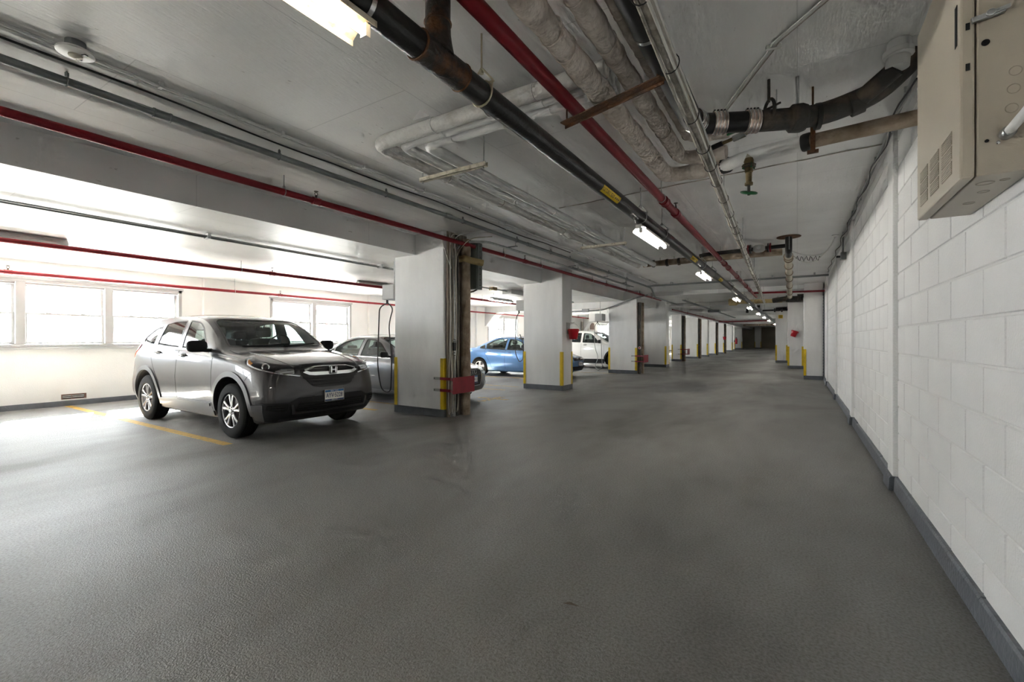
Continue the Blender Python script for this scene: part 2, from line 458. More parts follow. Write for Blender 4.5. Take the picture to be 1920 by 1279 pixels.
for wi, (a, n) in enumerate(WINS):
    w = empty("window_%d" % (wi + 1), (XW, a + n * PITCH / 2, ZSILL))
    b = a + n * PITCH + 0.1
    fr = MB()
    fr.box(XW - 0.20, XW + 0.02, a, a + 0.07, ZSILL, ZHEAD); fr.box(XW - 0.20, XW + 0.02, b - 0.07, b, ZSILL, ZHEAD)
    fr.box(XW - 0.20, XW + 0.02, a, b, ZHEAD - 0.06, ZHEAD); fr.box(XW - 0.20, XW - 0.02, a, b, ZHEAD - 0.10, ZHEAD - 0.06)
    fr.box(XW - 0.17, XW + 0.035, a - 0.03, b + 0.03, ZHEAD, ZHEAD + 0.045)
    fr.box(XW - 0.20, XW + 0.03, a, b, ZSILL, ZSILL + 0.06)
    fr.build("window_frame", "alu", w, bevel=0.006)
    MB().box(XW - 0.1, XW + 0.07, a - 0.04, b + 0.04, ZSILL - 0.045, ZSILL).build("window_sill", "alu", w, bevel=0.006)
    for k in range(1, n):
        ym = a + 0.05 + k * PITCH
        MB().box(XW - 0.18, XW + 0.03, ym - 0.065, ym + 0.065, ZSILL + 0.06, ZHEAD - 0.05).build("mullion", "alu", w, bevel=0.006)
    zm = 1.79
    for k in range(n):
        y0 = a + 0.05 + k * PITCH + (0.065 if k else 0.02); y1 = a + 0.05 + (k + 1) * PITCH - (0.065 if k < n - 1 else 0.02)
        for (z0, z1, xo) in ((zm - 0.025, ZHEAD - 0.08, -0.135), (ZSILL + 0.06, zm + 0.03, -0.095)):
            s = MB(); t = 0.040; xa, xb = XW + xo, XW + xo + 0.035
            s.box(xa, xb, y0, y0 + t, z0, z1); s.box(xa, xb, y1 - t, y1, z0, z1)
            s.box(xa, xb, y0 + t, y1 - t, z0, z0 + t + 0.008); s.box(xa, xb, y0 + t, y1 - t, z1 - t, z1)
            so = s.build("sash", "alu", w, bevel=0.004)
            MB().box(xa + 0.014, xa + 0.018, y0 + t, y1 - t, z0 + t + 0.008, z1 - t).build("pane", "window_glass", so)
            if xo == -0.095:
                for q in (0.28, 0.72):
                    yq = y0 + (y1 - y0) * q
                    MB().box(xb, xb + 0.02, yq - 0.035, yq + 0.035, z1 - 0.022, z1 + 0.012).build("sash_lock", "alu", so)
    struct(w, "aluminium sash window " + WORDS_W[wi], "window")
    pl = bpy.data.lights.new("window_portal", 'AREA'); pl.shape = 'RECTANGLE'
    pl.size = ZHEAD - ZSILL; pl.size_y = b - a; pl.cycles.is_portal = True
    po = bpy.data.objects.new("window_portal", pl); COL.objects.link(po)
    po.location = (XW - 0.32, (a + b) / 2, (ZSILL + ZHEAD) / 2)
    po.rotation_euler = (0, -PI / 2, 0)

bl = MB(); yy = YN
while yy < YF:
    bl.box(XW, XW + 0.03, yy, min(yy + 4, YF), 0, 0.10); yy += 4
struct(bl.build("baseboard_left", "base_grey"), "dark grey painted base strip under the window wall", "baseboard")
vt = empty("wall_vent", (XW, 3.0, 0.13))
MB().box(XW + 0.002, XW + 0.006, 2.83, 3.17, 0.135, 0.22).build("opening", "dark_hole", vt)
fr = MB(); fr.box(XW, XW + 0.012, 2.82, 3.18, 0.213, 0.226); fr.box(XW, XW + 0.012, 2.82, 3.18, 0.128, 0.138)
fr.box(XW, XW + 0.012, 2.815, 2.83, 0.128, 0.226); fr.box(XW, XW + 0.012, 3.155, 3.185, 0.128, 0.226)
fr.build("frame", "grate_rust", vt)
for k in range(2): MB().box(XW + 0.005, XW + 0.011, 2.83, 3.15, 0.158 + k * 0.03, 0.170 + k * 0.03).build("slat", "cable_white", vt)
MB().box(XW + 0.004, XW + 0.013, 2.96, 2.968, 0.138, 0.213).build("bar", "grate_rust", vt)
tag(vt, "small rusty floor-level wall vent beside the grey crossover rear wheel", "vent")

# right block wall ------------------------------------------------------------
YB = 17.62
wr_core = MB().box(XR + 0.007, XR + 0.3, YN, YF, 0, ZC)
wall_r = struct(wr_core.build("wall_right", "mortar"), "white painted concrete block wall along the driving lane", "wall")
CH, CL, JG = 0.2289, 0.53, 0.005
def block_mesh(l, h):
    m = MB(); d0, d1, c = 0.007, 0.0, 0.005
    v = [(d0, JG, JG), (d0, l - JG, JG), (d0, l - JG, h - JG), (d0, JG, h - JG),
         (d1, JG + c, JG + c), (d1, l - JG - c, JG + c), (d1, l - JG - c, h - JG - c), (d1, JG + c, h - JG - c)]
    f = [(4, 5, 6, 7), (0, 1, 5, 4), (1, 2, 6, 5), (2, 3, 7, 6), (3, 0, 4, 7)]
    return v, f
bv, bf = block_mesh(CL, CH)
proto = None; loose = MB(); count = 0; cand = []
for k in range(14):
    z0 = 0.0416 + k * CH - (CH if False else 0)
    h = min(CH, ZC - z0)
    off = 0.048 + (0.0 if k % 2 == 1 else CL / 2)
    j = math.ceil((YN - off) / CL)
    while off + (j + 1) * CL <= YB:
        y0 = off + j * CL; j += 1
        cand.append((z0, y0, h))
good = sorted((c for c in cand if c[1] > 1.55 and c[2] > 0.2), key=lambda c: c[1])[:300]
gs = set(good)
for (z0, y0, h) in cand:
    dx = random.uniform(-0.0012, 0.0012)
    if (z0, y0, h) in gs:
        if proto is None:
            proto = MB().add(bv, bf).build("block", "block_paint"); proto.location = (XR + dx, y0, z0); adopt(proto, wall_r)
        else: share(proto, "block", wall_r, (XR + dx, y0, z0))
    else:
        v2, f2 = block_mesh(CL, h)
        loose.add([(p[0] + XR + dx, p[1] + y0, p[2] + z0) for p in v2], f2)
lo = loose.build("block_courses", "block_paint", wall_r); lo["kind"] = "stuff"
for py in (1.7, 5.22, 8.77, 12.2, 15.7):
    MB().box(XR - 0.035, XR + 0.012, py - 0.13, py + 0.13, 0.0, ZC).build("pilaster", "block_paint", wall_r, bevel=0.008)
bs = MB(); y = YN; random.seed(3)
cuts = [YN, 1.7 - 0.15, 1.7 + 0.15, 5.07, 5.37, 8.62, 8.92, 12.05, 12.35, 15.55, 15.85, YB]
for i in range(len(cuts) - 1):
    x = XR - (0.06 if i % 2 else 0.026)
    n = max(1, int((cuts[i + 1] - cuts[i]) / 0.5)); s = (cuts[i + 1] - cuts[i]) / n
    for q in range(n):
        a, b = cuts[i] + q * s, cuts[i] + (q + 1) * s
        h = 0.122 + random.uniform(-0.004, 0.004)
        bs.prism([(x - 0.006, 0), (XR + 0.02, 0), (XR + 0.02, h), (x + 0.008, h), (x, h - 0.015)], 'y', a, b)
struct(bs.build("baseboard_right", "base_grey"), "dark slate grey base strip along the block wall", "baseboard")

# end walls ---------------------------------------------------------------------
we = MB().box(XW, XR + 0.3, YF, YF + 0.3, 0, ZC).build("wall_back", "end_wall")
struct(we, "dim brown wall closing the far end of the garage", "wall")
wn = MB().box(XW, XR + 0.3, YN - 0.3, YN, 0, ZC).build("wall_front", "wall_paint")
struct(wn, "white painted wall behind the viewpoint", "wall")
d = empty("door_1", (-8.3, YF - 0.05, 0))
MB().box(-9.1, -7.3, YF - 0.06, YF, 0, 2.55).build("door_leaf", "end_door", d)
f = MB(); f.box(-9.22, -9.1, YF - 0.1, YF, 0, 2.66); f.box(-7.3, -7.18, YF - 0.1, YF, 0, 2.66); f.box(-9.22, -7.18, YF - 0.1, YF, 2.55, 2.66)
f.build("door_frame", "end_wall", d)
struct(d, "dark door in the far end wall", "door")
d = empty("door_2", (XW, 29.9, 0))
MB().box(XW, XW + 0.05, 29.2, 30.6, 0, 2.6).build("door_leaf", "door_white", d)
MB().box(XW + 0.05, XW + 0.07, 29.5, 30.25, 2.0, 2.45).build("pane", "door_pane_brown", d)
MB().box(XW + 0.05, XW + 0.09, 28.0, 28.25, 1.2, 2.5).build("jamb", "chase_grime", d)
struct(d, "white door with a brown upper pane behind the white crossover", "door")

# columns ---------------------------------------------------------------------------
def column(x0, x1, y0, y1, label, zt=ZC, gz=(0.11, 0.99), corners=("fl", "fr", "br"), base=0.13):
    c = MB().box(x0, x1, y0, y1, 0, zt).build("column", "column_paint", bevel=0.012)
    struct(c, label, "column")
    e = 0.006
    MB().box(x0 - e, x1 + e, y0 - e, y1 + e, 0, base).build("base_band", "base_grey", c)
    g = 0.066; t = 0.008
    for k in corners:
        xs, sx = (x0, 1) if k[1] == "l" else (x1, -1)
        ys, sy = (y0, 1) if k[0] == "f" else (y1, -1)
        P = [(xs - sx * t, ys - sy * t), (xs + sx * g, ys - sy * t), (xs + sx * g, ys), (xs, ys), (xs, ys + sy * g), (xs - sx * t, ys + sy * g)]
        MB().prism(P, 'z', gz[0] + 0.02, gz[1]).build("corner_guard", "guard_yellow", c, bevel=0.003)
    return c
C = []
def col_l(y0, x0=-6.19, x1=-5.05, dep=0.6, lab="", **k): C.append(column(x0, x1, y0, y0 + dep, lab, **k)); return C[-1]
col_l(5.82, lab="white square column beside the grey crossover, pipes up its side", x0=-6.17, x1=-5.02, corners=("fl", "fr"))
col_l(10.44, lab="white square column with the red bucket on its side", x0=-6.20, x1=-5.06)
col_l(17.05, lab="white column between the white crossover and a red guard plate", x0=-6.26, x1=-5.15)
col_l(21.8, lab="fourth white column along the parked cars, clean with one yellow edge", x0=-6.3, x1=-5.2)
col_l(28.3, lab="fifth white column, just past the open gap with the dark car", x0=-6.42, x1=-5.86)
col_l(32.9, lab="sixth white column along the parking bays, wide front face", x0=-6.9, x1=-5.74)
col_l(36.9, lab="seventh white column along the parking bays", x0=-6.7, x1=-5.74)
col_l(41.2, lab="eighth white column along the parking bays, dark conduit on its edge", x0=-6.8, x1=-5.8)
col_l(45.5, lab="ninth white column, behind the small red bucket", x0=-6.6, x1=-5.7)
col_l(54.6, lab="tenth white column toward the far end", x0=-7.3, x1=-6.0)
col_l(61.5, lab="eleventh white column, next to the red extinguisher", x0=-7.4, x1=-6.5)
col_l(69.0, lab="last white column of the long row before the end wall", x0=-8.4, x1=-6.4)
col_l(74.0, lab="narrow white column standing free before the brown end wall", x0=-5.2, x1=-4.4)
column(0.18, 0.70, 17.62, 18.2, "white column touching the end of the block wall", corners=("fl",))
column(-0.37, 0.23, 24.0, 24.6, "white column with the tilted red bucket hanging on it", corners=("fl", "fr"))
column(-1.04, -0.47, 29.6, 30.2, "white column carrying the small yellow sign", corners=("fl", "fr"))

# transverse beams with curved haunches --------------------------------------------
def haunch_beam(y0, y1, label, zb=2.53, xc0=-6.3, xc1=-5.1, zt=2.96, wall=True, xmin=None):
    P = []
    xm = XW if xmin is None else xmin
    if wall:
        for k in range(9):
            t = k / 8; P.append((xm + 0.10 + 0.75 * t, 1.95 + (zb - 1.95) * math.sin(t * PI / 2)))
        P.insert(0, (xm, 1.9))
    else: P.append((xm, zb))
    for k in range(13):
        t = k / 12; P.append((xc0 + (xc1 - xc0) * t, zb + (zt - zb) * (0.5 - 0.5 * math.cos(PI * t)) * (0.6 + 0.4 * t)))
    P += [(xc1, ZC + 0.02), (xm, ZC + 0.02)]
    b = MB().prism(P, 'y', y0 + 0.03, y1 - 0.03).build("ceiling_beam", "column_paint", smooth=30)
    struct(b, label, "beam")
haunch_beam(17.0, 17.62, "white cross beam with a curved haunch at the third column")
haunch_beam(21.8, 22.4, "white cross beam with a curved haunch at the fourth column", zb=2.62)
haunch_beam(28.3, 28.9, "white cross beam with a rounded end at the fifth column", zb=2.68, xc0=-6.9, xc1=-5.8)
haunch_beam(32.9, 33.5, "white cross beam with a rounded end at the sixth column", zb=2.68, xc0=-7.0, xc1=-5.7)
haunch_beam(41.2, 41.8, "white cross beam at the eighth column", zb=2.68, xc0=-7.0, xc1=-5.7)
for (y0, y1, z, lab) in ((18.0, 18.8, 3.0, "shallow grey beam across the lane above the nearest free-standing column"), (24.0, 24.6, 2.98, "shallow grey beam across the lane above the tilted bucket"),
                         (29.6, 30.2, 2.98, "shallow grey beam across the lane above the yellow sign"), (38.5, 39.2, 2.86, "grey beam across the lane above the far red pipe"),
                         (52.0, 52.6, 2.9, "farthest grey beam across the lane")):
    b = MB().box(XS + 0.02, XR + 0.012, y0, y1, z, ZC + 0.02).build("ceiling_beam", "ceiling")
    struct(b, lab, "beam")

# painted bay lines -------------------------------------------------------------------
def line(x0, x1, y0, y1, label, m="line_yellow", h=0.002):
    o = MB().box(x0, x1, y0, y1, 0.0, h).build("parking_line", m)
    tag(o, label, "parking line", "yellow parking lines")
line(-12.15, -6.0, 2.84, 2.95, "yellow parking line beside the grey crossover near-side wheels")
line(-12.1, -6.6, 5.72, 5.82, "yellow parking line reaching the first column base")
line(-12.1, -6.4, 6.45, 6.55, "yellow parking line under the silver sedan door side", "worn_yellow")
line(-12.1, -6.4, 9.78, 9.88, "faint yellow parking line just before the second column", "worn_yellow")
line(-12.1, -6.5, 10.62, 10.72, "faint yellow parking line level with the second column", "worn_yellow")
line(-12.1, -6.9, 13.08, 13.18, "yellow parking line along the blue sedan", "line_yellow")
line(-6.1, -5.3, 8.2, 8.34, "worn yellow paint mark in front of the silver sedan", "worn_yellow")
line(-5.75, -5.6, 7.75, 8.6, "worn yellow cross stroke in front of the silver sedan", "worn_yellow", 0.003)
line(-11.5, -5.9, 16.75, 16.86, "yellow parking line ending by the third column", "worn_yellow")

# ================================================================== PIPES AND SERVICES
def lumpy(path, r, n=12, step=0.06, amp=0.06, seed=0.0):
    """tube with an uneven wrapped surface"""
    P = [Vector(p) for p in path]; Q = []; R = []
    for i in range(len(P) - 1):
        L = (P[i + 1] - P[i]).length; k = max(1, int(L / step))
        for j in range(k):
            Q.append(P[i].lerp(P[i + 1], j / k))
    Q.append(P[-1])
    for i, q in enumerate(Q):
        R.append(r * (1 + amp * mnoise(q * 5 + Vector((seed, seed, 0))) + amp * 0.5 * (1 if (i // 7) % 2 else -0.4)))
    m = MB(); m.tube(Q, r, n, rr=R); return m
def round_path(path, d, seg=6):
    P = [Vector(p) for p in path]; Q = [P[0]]
    for i in range(1, len(P) - 1):
        a, b, c = P[i - 1], P[i], P[i + 1]
        e = min(d, (a - b).length * 0.49, (c - b).length * 0.49)
        p0 = b + (a - b).normalized() * e; p1 = b + (c - b).normalized() * e
        for k in range(seg + 1):
            t = k / seg; Q.append(p0 * (1 - t) ** 2 + b * 2 * t * (1 - t) + p1 * t * t)
    Q.append(P[-1]); return Q
def hanger(parent, p, r, axis=(0, 1, 0), ztop=ZC, m="galvanized", rod=0.006, big=False):
    x, y, z = p; h = MB()
    h.ring(p, axis, r + 0.004, 0.005 if not big else 0.007, 16, 6)
    top = z + r + (0.02 if not big else 0.075)
    h.tube([(x, y, top), (x, y, ztop)], rod, 6)
    if big:
        a = Vector(axis).cross(Vector((0, 0, 1))).normalized()
        for s in (-1, 1):
            h.tube([Vector(p) + a * s * (r + 0.005), Vector(p) + a * s * (r + 0.01) + Vector((0, 0, r * 0.9)), (x, y, top + 0.01)], 0.006, 6)
        h.tube([Vector(p) + a * (r + 0.02) + Vector((0, 0, r * 0.75)), Vector(p) - a * (r + 0.02) + Vector((0, 0, r * 0.75))], 0.006, 6)
        h.lathe([(0.014, 0), (0.014, 0.02)], (x, y, top - 0.025), n=6)
    else:
        h.lathe([(0.012, 0), (0.012, 0.025)], (x, y, top - 0.012), n=6)
    return h.build("hanger", m, parent, smooth=40)
def coupling(parent, p, axis, r, l, m, name="coupling", bolts=False):
    a = Vector(axis).normalized(); p = Vector(p); c = MB()
    c.lathe([(r * 0.98, -l / 2), (r * 1.0, -l / 2), (r * 1.0, -l / 2 + 0.012), (r * 0.93, -l / 2 + 0.014), (r * 0.93, l / 2 - 0.014), (r, l / 2 - 0.012), (r, l / 2), (r * 0.98, l / 2)], p, a, 18)
    return c.build(name, m, parent, smooth=40)
def sprinkler(parent, p, up=True, m="old_iron"):
    x, y, z = p; s = 1 if up else -1; h = MB()
    h.lathe([(0.012, 0), (0.012, 0.03 * s)], p, n=8)
    h.tube([(x, y - 0.014, z + 0.03 * s), (x, y - 0.02, z + 0.05 * s), (x, y, z + 0.072 * s)], 0.004, 5)
    h.tube([(x, y + 0.014, z + 0.03 * s), (x, y + 0.02, z + 0.05 * s), (x, y, z + 0.072 * s)], 0.004, 5)
    h.lathe([(0.001, 0.07 * s), (0.026, 0.072 * s), (0.026, 0.076 * s), (0.001, 0.078 * s)], p, n=10)
    return h.build("sprinkler_head", m, parent, smooth=40)
def pipe(name, label, cat, path, r, m, hang=(), coup=(), heads=(), n=14, fillet=0.0, group=None, hang_r=None, big=False, hm="galvanized", ztop=ZC, rings=()):
    o = MB().tube(path, r, n, fillet=fillet).build(name, m, smooth=40)
    tag(o, label, cat, group)
    a = (Vector(path[1]) - Vector(path[0])).normalized()
    def on(t):
        p = Vector(path[0]); q = Vector(path[1])
        k = (t - (p.y if abs(a.y) > 0.5 else p.x)) / ((q.y - p.y) if abs(a.y) > 0.5 else (q.x - p.x))
        return p.lerp(q, k)
    for t in hang: hanger(o, tuple(on(t)), r, a, ztop, hm, big=big)
    for t in coup: coupling(o, on(t), a, r * 1.28, 0.12, m)
    for t in heads:
        p = on(t)
        coupling(o, p, a, r * 1.25, 0.10, m, "tee_fitting")
        sprinkler(o, (p.x, p.y, p.z + r * 1.2))
    return o

# --- black gas main with its tee and stickers
GX, GZ, GR = -1.60, 2.78, 0.070
gas = MB().tube([(GX, -4.8, GZ), (GX, 69.5, GZ)], GR, 24).build("gas_pipe", "black_iron", smooth=40)
tag(gas, "thick black steel gas main running the whole lane with yellow stickers", "pipe")
t = MB(); t.tube([(GX, 1.66, GZ), (GX, 2.0, GZ)], GR * 1.06, 24)
rr = [GR * 1.25, GR * 1.06, GR * 0.98, GR * 0.95, GR * 0.95]
t.tube([(GX, 1.81, GZ + 0.02), (GX, 1.81, GZ + 0.09), (GX, 1.81, GZ + 0.13), (GX, 1.81, GZ + 0.2), (GX, 1.81, ZC)], GR, 20, rr=rr)
t.build("tee_branch", "rusty_iron", gas, smooth=40)
for yy in (1.66, 2.0): MB().ring((GX, yy, GZ), (0, 1, 0), GR * 1.04, 0.007, 24, 6).build("weld_bead", "rust", gas, smooth=60)
MB().ring((GX, 1.81, GZ + 0.19), (0, 0, 1), GR * 0.97, 0.006, 20, 6).build("weld_bead", "rust", gas, smooth=60)
MB().lathe([(GR + 0.001, -0.012), (GR + 0.005, -0.012), (GR + 0.005, 0.012), (GR + 0.001, 0.012)], (GX, 1.33, GZ), (0, 1, 0), 24).build("pipe_band", "bright_metal", gas, smooth=40)
for yy in (2.2, 5.45, 6.47, 9.6, 10.9, 14.2, 18, 22, 26, 31, 36, 41, 46, 51, 57, 63, 69): hanger(gas, (GX, yy, GZ), GR, ztop=ZC, big=True, m="zinc" if yy < 3 else "galvanized")
def gas_sticker(y0, y1):
    nrm = Vector((0.74, 0, -0.68)); u = Vector((0.68, 0, 0.74)); R = GR + 0.0015; w = 0.036
    m = MB(); vs = []; K = 6
    for k in range(K + 1):
        a = (-w + 2 * w * k / K) / R
        for yy in (y0, y1): vs.append(Vector((GX, yy, GZ)) + nrm * R * math.cos(a) + u * R * math.sin(a))
    m.add(vs, [(2 * k, 2 * k + 1, 2 * k + 3, 2 * k + 2) for k in range(K)])
    s = m.build("sticker", "sign_yellow", gas)
    M = frame3((0, 1, 0), (0.68, 0, 0.74), (GX, (y0 + y1) / 2, GZ))
    L = y1 - y0
    text_mesh("NATURAL GAS", 0.052, "print_black", M @ Matrix.Translation((-L * 0.17, 0, 0)), s, bend_r=R + 0.0006, sx=0.88)
    ar = MB()
    for k in range(3):
        c = L * (0.24 + 0.085 * k); q = []
        for (x, y) in ((-0.012, -0.006), (0.0, -0.006), (0.0, -0.016), (0.014, 0.0), (0.0, 0.016), (0.0, 0.006), (-0.012, 0.006)):
            x *= L * 2; a = y / R
            q.append(Vector((GX, (y0 + y1) / 2 + c + x, GZ)) + (nrm * math.cos(a) + u * math.sin(a)) * (R + 0.0012))
        ar.add(q, [tuple(range(7))])
    ar.build("arrow_print", "print_black", s)
gas_sticker(4.06, 4.54); gas_sticker(8.30, 8.80); gas_sticker(11.6, 12.1)

# --- red sprinkler mains
pipe("sprinkler_pipe", "thick red sprinkler main beside the black gas main", "pipe", [(-1.28, -1.5, 2.88), (-1.28, 19.0, 2.88)], 0.043, "red_paint",
     hang=(0.9, 5.15, 9.7, 13.5), coup=(5.29, 10.32, 10.98, 15.0), heads=(5.86, 12.6, 16.2))
pipe("sprinkler_pipe", "thin red sprinkler branch crossing the lane to the block wall", "pipe", [(-1.24, 17.35, 2.88), (0.73, 17.35, 2.84)], 0.03, "red_paint", hang=(-0.3,))
pipe("sprinkler_pipe", "red sprinkler pipe along the edge of the lane over the first column", "pipe", [(-4.84, -4.5, 2.95), (-4.84, 19.4, 2.95)], 0.036, "red_paint",
     hang=(-1.0, 2.92, 7.38, 8.9, 11.9, 14.9, 18.0), heads=(3.32, 8.2, 13.0, 16.4))
rp = pipe("sprinkler_pipe", "middle red sprinkler pipe hanging over the parked cars", "pipe", [(-8.85, -4.5, 2.62), (-8.85, 15.0, 2.62)], 0.034, "red_paint",
     hang=(0.5, 4.5, 8.4, 12.2), heads=(5.1, 10.0), ztop=ZB)
pipe("sprinkler_pipe", "red sprinkler pipe running above the strip windows", "pipe", [(-11.60, -4.5, 2.48), (-11.60, 20.5, 2.48)], 0.032, "red_paint",
     hang=(0.6, 5.75, 11.0, 14.6), heads=(2.0, 6.9, 13.0, 17.6), ztop=ZB)
pipe("sprinkler_pipe", "short red sprinkler pipe over the white crossover", "pipe", [(-9.3, 18.2, 2.42), (-9.3, 24.5, 2.42)], 0.03, "red_paint", hang=(19.2, 22.0), heads=(21.0,), ztop=ZB)
pipe("sprinkler_pipe", "red sprinkler pipe beside the sixth to ninth columns", "pipe", [(-5.45, 24.2, 2.85), (-5.45, 47.0, 2.85)], 0.035, "red_paint", hang=(26, 30.5, 35, 39.9, 43.5), heads=(28, 33, 38, 43))
pipe("sprinkler_pipe", "far red sprinkler pipe crossing the whole lane", "pipe", [(-5.42, 40.1, 2.74), (-1.72, 40.1, 2.76)], 0.04, "red_paint", hang=(-4.4, -2.2))

# --- grey conduits
o = pipe("conduit", "thick grey conduit under the ceiling with pipe straps", "conduit", [(-4.22, -4.5, 3.07), (-4.22, 15.6, 3.07), (-4.45, 17.0, 2.86), (-4.5, 20.8, 2.86)], 0.028, "conduit_grey", hang=(), coup=(1.55, 5.0, 7.3), fillet=0.2)
for yy in (-1.0, 1.0, 2.5, 3.84, 5.33, 6.87, 8.18, 9.1, 10.07, 11.5, 13):
    hanger(o, (-4.22, yy, 3.07), 0.028, m="conduit_grey")
o = pipe("conduit", "galvanized conduit leaving the first column toward the second", "conduit", [(-4.93, 6.05, 2.86), (-4.9, 6.2, 3.0), (-4.60, 6.5, 3.02), (-4.58, 14.4, 3.02)], 0.022, "galvanized", fillet=0.12)
for yy in (7.2, 9.85, 12.0, 13.6): MB().box(-4.66, -4.42, yy - 0.02, yy + 0.02, 3.04, 3.055).build("strut_bracket", "conduit_grey", o); MB().tube([(-4.45, yy, 3.05), (-4.45, yy, ZC)], 0.006, 6).build("rod", "galvanized", o)
o = pipe("conduit", "second thin grey conduit parallel to the galvanized one", "conduit", [(-4.52, 9.9, 3.02), (-4.52, 14.6, 3.02)], 0.018, "conduit_grey")
for yy in (10.2, 13.9): hanger(o, (-4.52, yy, 3.02), 0.018)
for i, (x, lab) in enumerate(((-3.90, "thin ceiling conduit past the round smoke detector"), (-3.84, "second thin ceiling conduit, nearer the lane middle"))):
    o = pipe("conduit", lab, "conduit", [(x, -4.5, 3.115), (x, 16.0, 3.115)], 0.012, "pipe_white", n=8)
    for yy in np.arange(0.4 + 0.1 * i, 15, 0.9): MB().box(x - 0.025, x + 0.025, yy - 0.012, yy + 0.012, 3.10, ZC).build("strap", "pipe_white", o)
pts = []
for k in range(46):
    yy = -4.0 + k * 0.28
    pts.append((-4.02 + 0.05 * math.sin(yy * 1.7) * (0.3 + 0.06 * max(0, yy)), yy, 3.118 - 0.012 * abs(math.sin(yy * 2.1))))
tag(MB().tube(pts, 0.008, 6).build("ceiling_cable", "rubber_black", smooth=60), "thin black cable sagging along the ceiling conduits", "cable")
o = pipe("conduit", "dark twin conduit on the bay ceiling behind the step", "conduit", [(-7.0, -4.5, 2.745), (-7.0, 9.0, 2.745)], 0.018, "conduit_grey", n=10)
for yy in (0.4, 3.1, 6.2, 8.6): MB().box(-7.05, -6.93, yy - 0.02, yy + 0.02, 2.72, ZB).build("strap", "galvanized", o)
MB().tube([(-6.955, -4.5, 2.75), (-6.955, 9.0, 2.75)], 0.012, 8).build("second_run", "galvanized", o, smooth=40)
o = pipe("conduit", "grey conduit pair crossing the lane under the ceiling", "conduit", [(-4.2, 14.95, 3.06), (0.72, 14.95, 3.06)], 0.024, "conduit_grey")
MB().tube([(-4.2, 15.07, 3.06), (0.72, 15.07, 3.06)], 0.018, 10).build("second_run", "conduit_grey", o, smooth=40)
for xx in (-3.4, -2.0, -0.6, 0.4): MB().box(xx - 0.02, xx + 0.02, 14.9, 15.12, 3.07, ZC).build("strap", "galvanized", o)
o = pipe("conduit", "far grey conduit pair over the lane past the fourth column", "conduit", [(-4.08, 20.0, 2.96), (-4.08, 40.3, 2.96), (-1.8, 40.6, 2.96)], 0.028, "conduit_grey", hang=(21, 24.8, 27, 31, 35), fillet=0.2)
MB().tube([(-4.0, 20.0, 2.96), (-4.0, 40.2, 2.96), (-1.8, 40.5, 2.96)], 0.02, 8).build("second_run", "conduit_grey", o, smooth=40)
MB().box(-4.35, -3.75, 28.0, 28.6, 2.86, 3.0).build("junction_box", "conduit_grey", o)
# conduit and junction boxes across the bay past the second column
o = pipe("conduit", "bay ceiling conduit with a junction box past the silver sedan", "conduit", [(-7.1, 9.2, 2.70), (-7.1, 15.6, 2.70)], 0.02, "conduit_grey", hang=(9.6, 12.0, 14.8), ztop=ZB)
MB().box(-7.25, -6.95, 11.0, 11.9, 2.62, 2.76).build("junction_box", "box_grey", o)
MB().box(-7.17, -7.03, 10.2, 10.4, 2.66, 2.75).build("junction_box", "brass", o)
o = pipe("conduit", "bent grey conduit rising over the third column haunch", "conduit", [(-9.0, 16.9, 2.42), (-6.5, 16.9, 2.44), (-5.2, 16.9, 2.86), (-4.7, 16.9, 2.95)], 0.02, "conduit_grey", fillet=0.15)
MB().tube([(-9.0, 16.95, 2.45), (-6.5, 16.95, 2.47), (-5.2, 16.95, 2.89), (-4.7, 16.95, 2.98)], 0.014, 8).build("second_run", "galvanized", o, smooth=40)
MB().box(-7.3, -7.05, 16.85, 17.0, 2.40, 2.53).build("junction_box", "box_grey", o)

# --- three white insulated pipes turning along the lane
for (x, yt, r, m, lab) in ((-3.06, 2.68, 0.058, "insulation_white", "outermost of three white lagged pipes turning at the corner"),
                           (-2.89, 2.80, 0.045, "pipe_white", "middle of three white lagged pipes turning at the corner"),
                           (-2.71, 2.91, 0.050, "pipe_white", "innermost of three white lagged pipes turning at the corner")):
    P = round_path([(-1.0, yt, 2.985), (x, yt, 2.985), (x, 10.25, 2.985)], 0.11)
    o = lumpy(P, r, 14, 0.07, 0.035, x).build("lagged_pipe", m, smooth=60); tag(o, lab, "pipe")
    for yy in (3.6, 4.6, 5.3, 6.3, 7.6, 8.6): MB().ring((x, yy, 2.985), (0, 1, 0), r * 1.01, 0.004, 16, 5).build("seam_band", "chase_grime" if m == "insulation_white" else "pipe_white", o, smooth=60)
    for xx in (-2.4, -1.9, -1.5): MB().ring((xx, yt, 2.985), (1, 0, 0), r * 1.01, 0.004, 16, 5).build("seam_band", "pipe_white", o, smooth=60)
def trapeze(y, lab, x0=-3.16, x1=-2.36):
    o = MB()
    o.box(x0, x1, y - 0.02, y + 0.02, 2.865, 2.87); o.box(x0, x1, y - 0.02, y - 0.015, 2.865, 2.905); o.box(x0, x1, y + 0.015, y + 0.02, 2.865, 2.905)
    c = o.build("trapeze_bracket", "fixture_dirty"); tag(c, lab, "bracket")
    for xx in (x0 + 0.03, x1 - 0.03): MB().tube([(xx, y, 2.85), (xx, y, ZC)], 0.006, 6).build("rod", "galvanized", c)
trapeze(3.32, "channel bracket under the near stretch of white lagged pipes"); trapeze(7.25, "channel bracket under the far stretch of white lagged pipes")
ragged = MB().add([(-2.56, 2.60, 3.03), (-2.46, 2.62, 3.06), (-2.40, 2.62, 3.035), (-2.44, 2.66, 3.03), (-2.52, 2.67, 3.03), (-2.49, 2.61, 3.10)],
                  [(0, 1, 4), (1, 3, 4), (1, 2, 3), (0, 4, 3), (1, 5, 2), (0, 5, 1), (0, 3, 2, 5)])
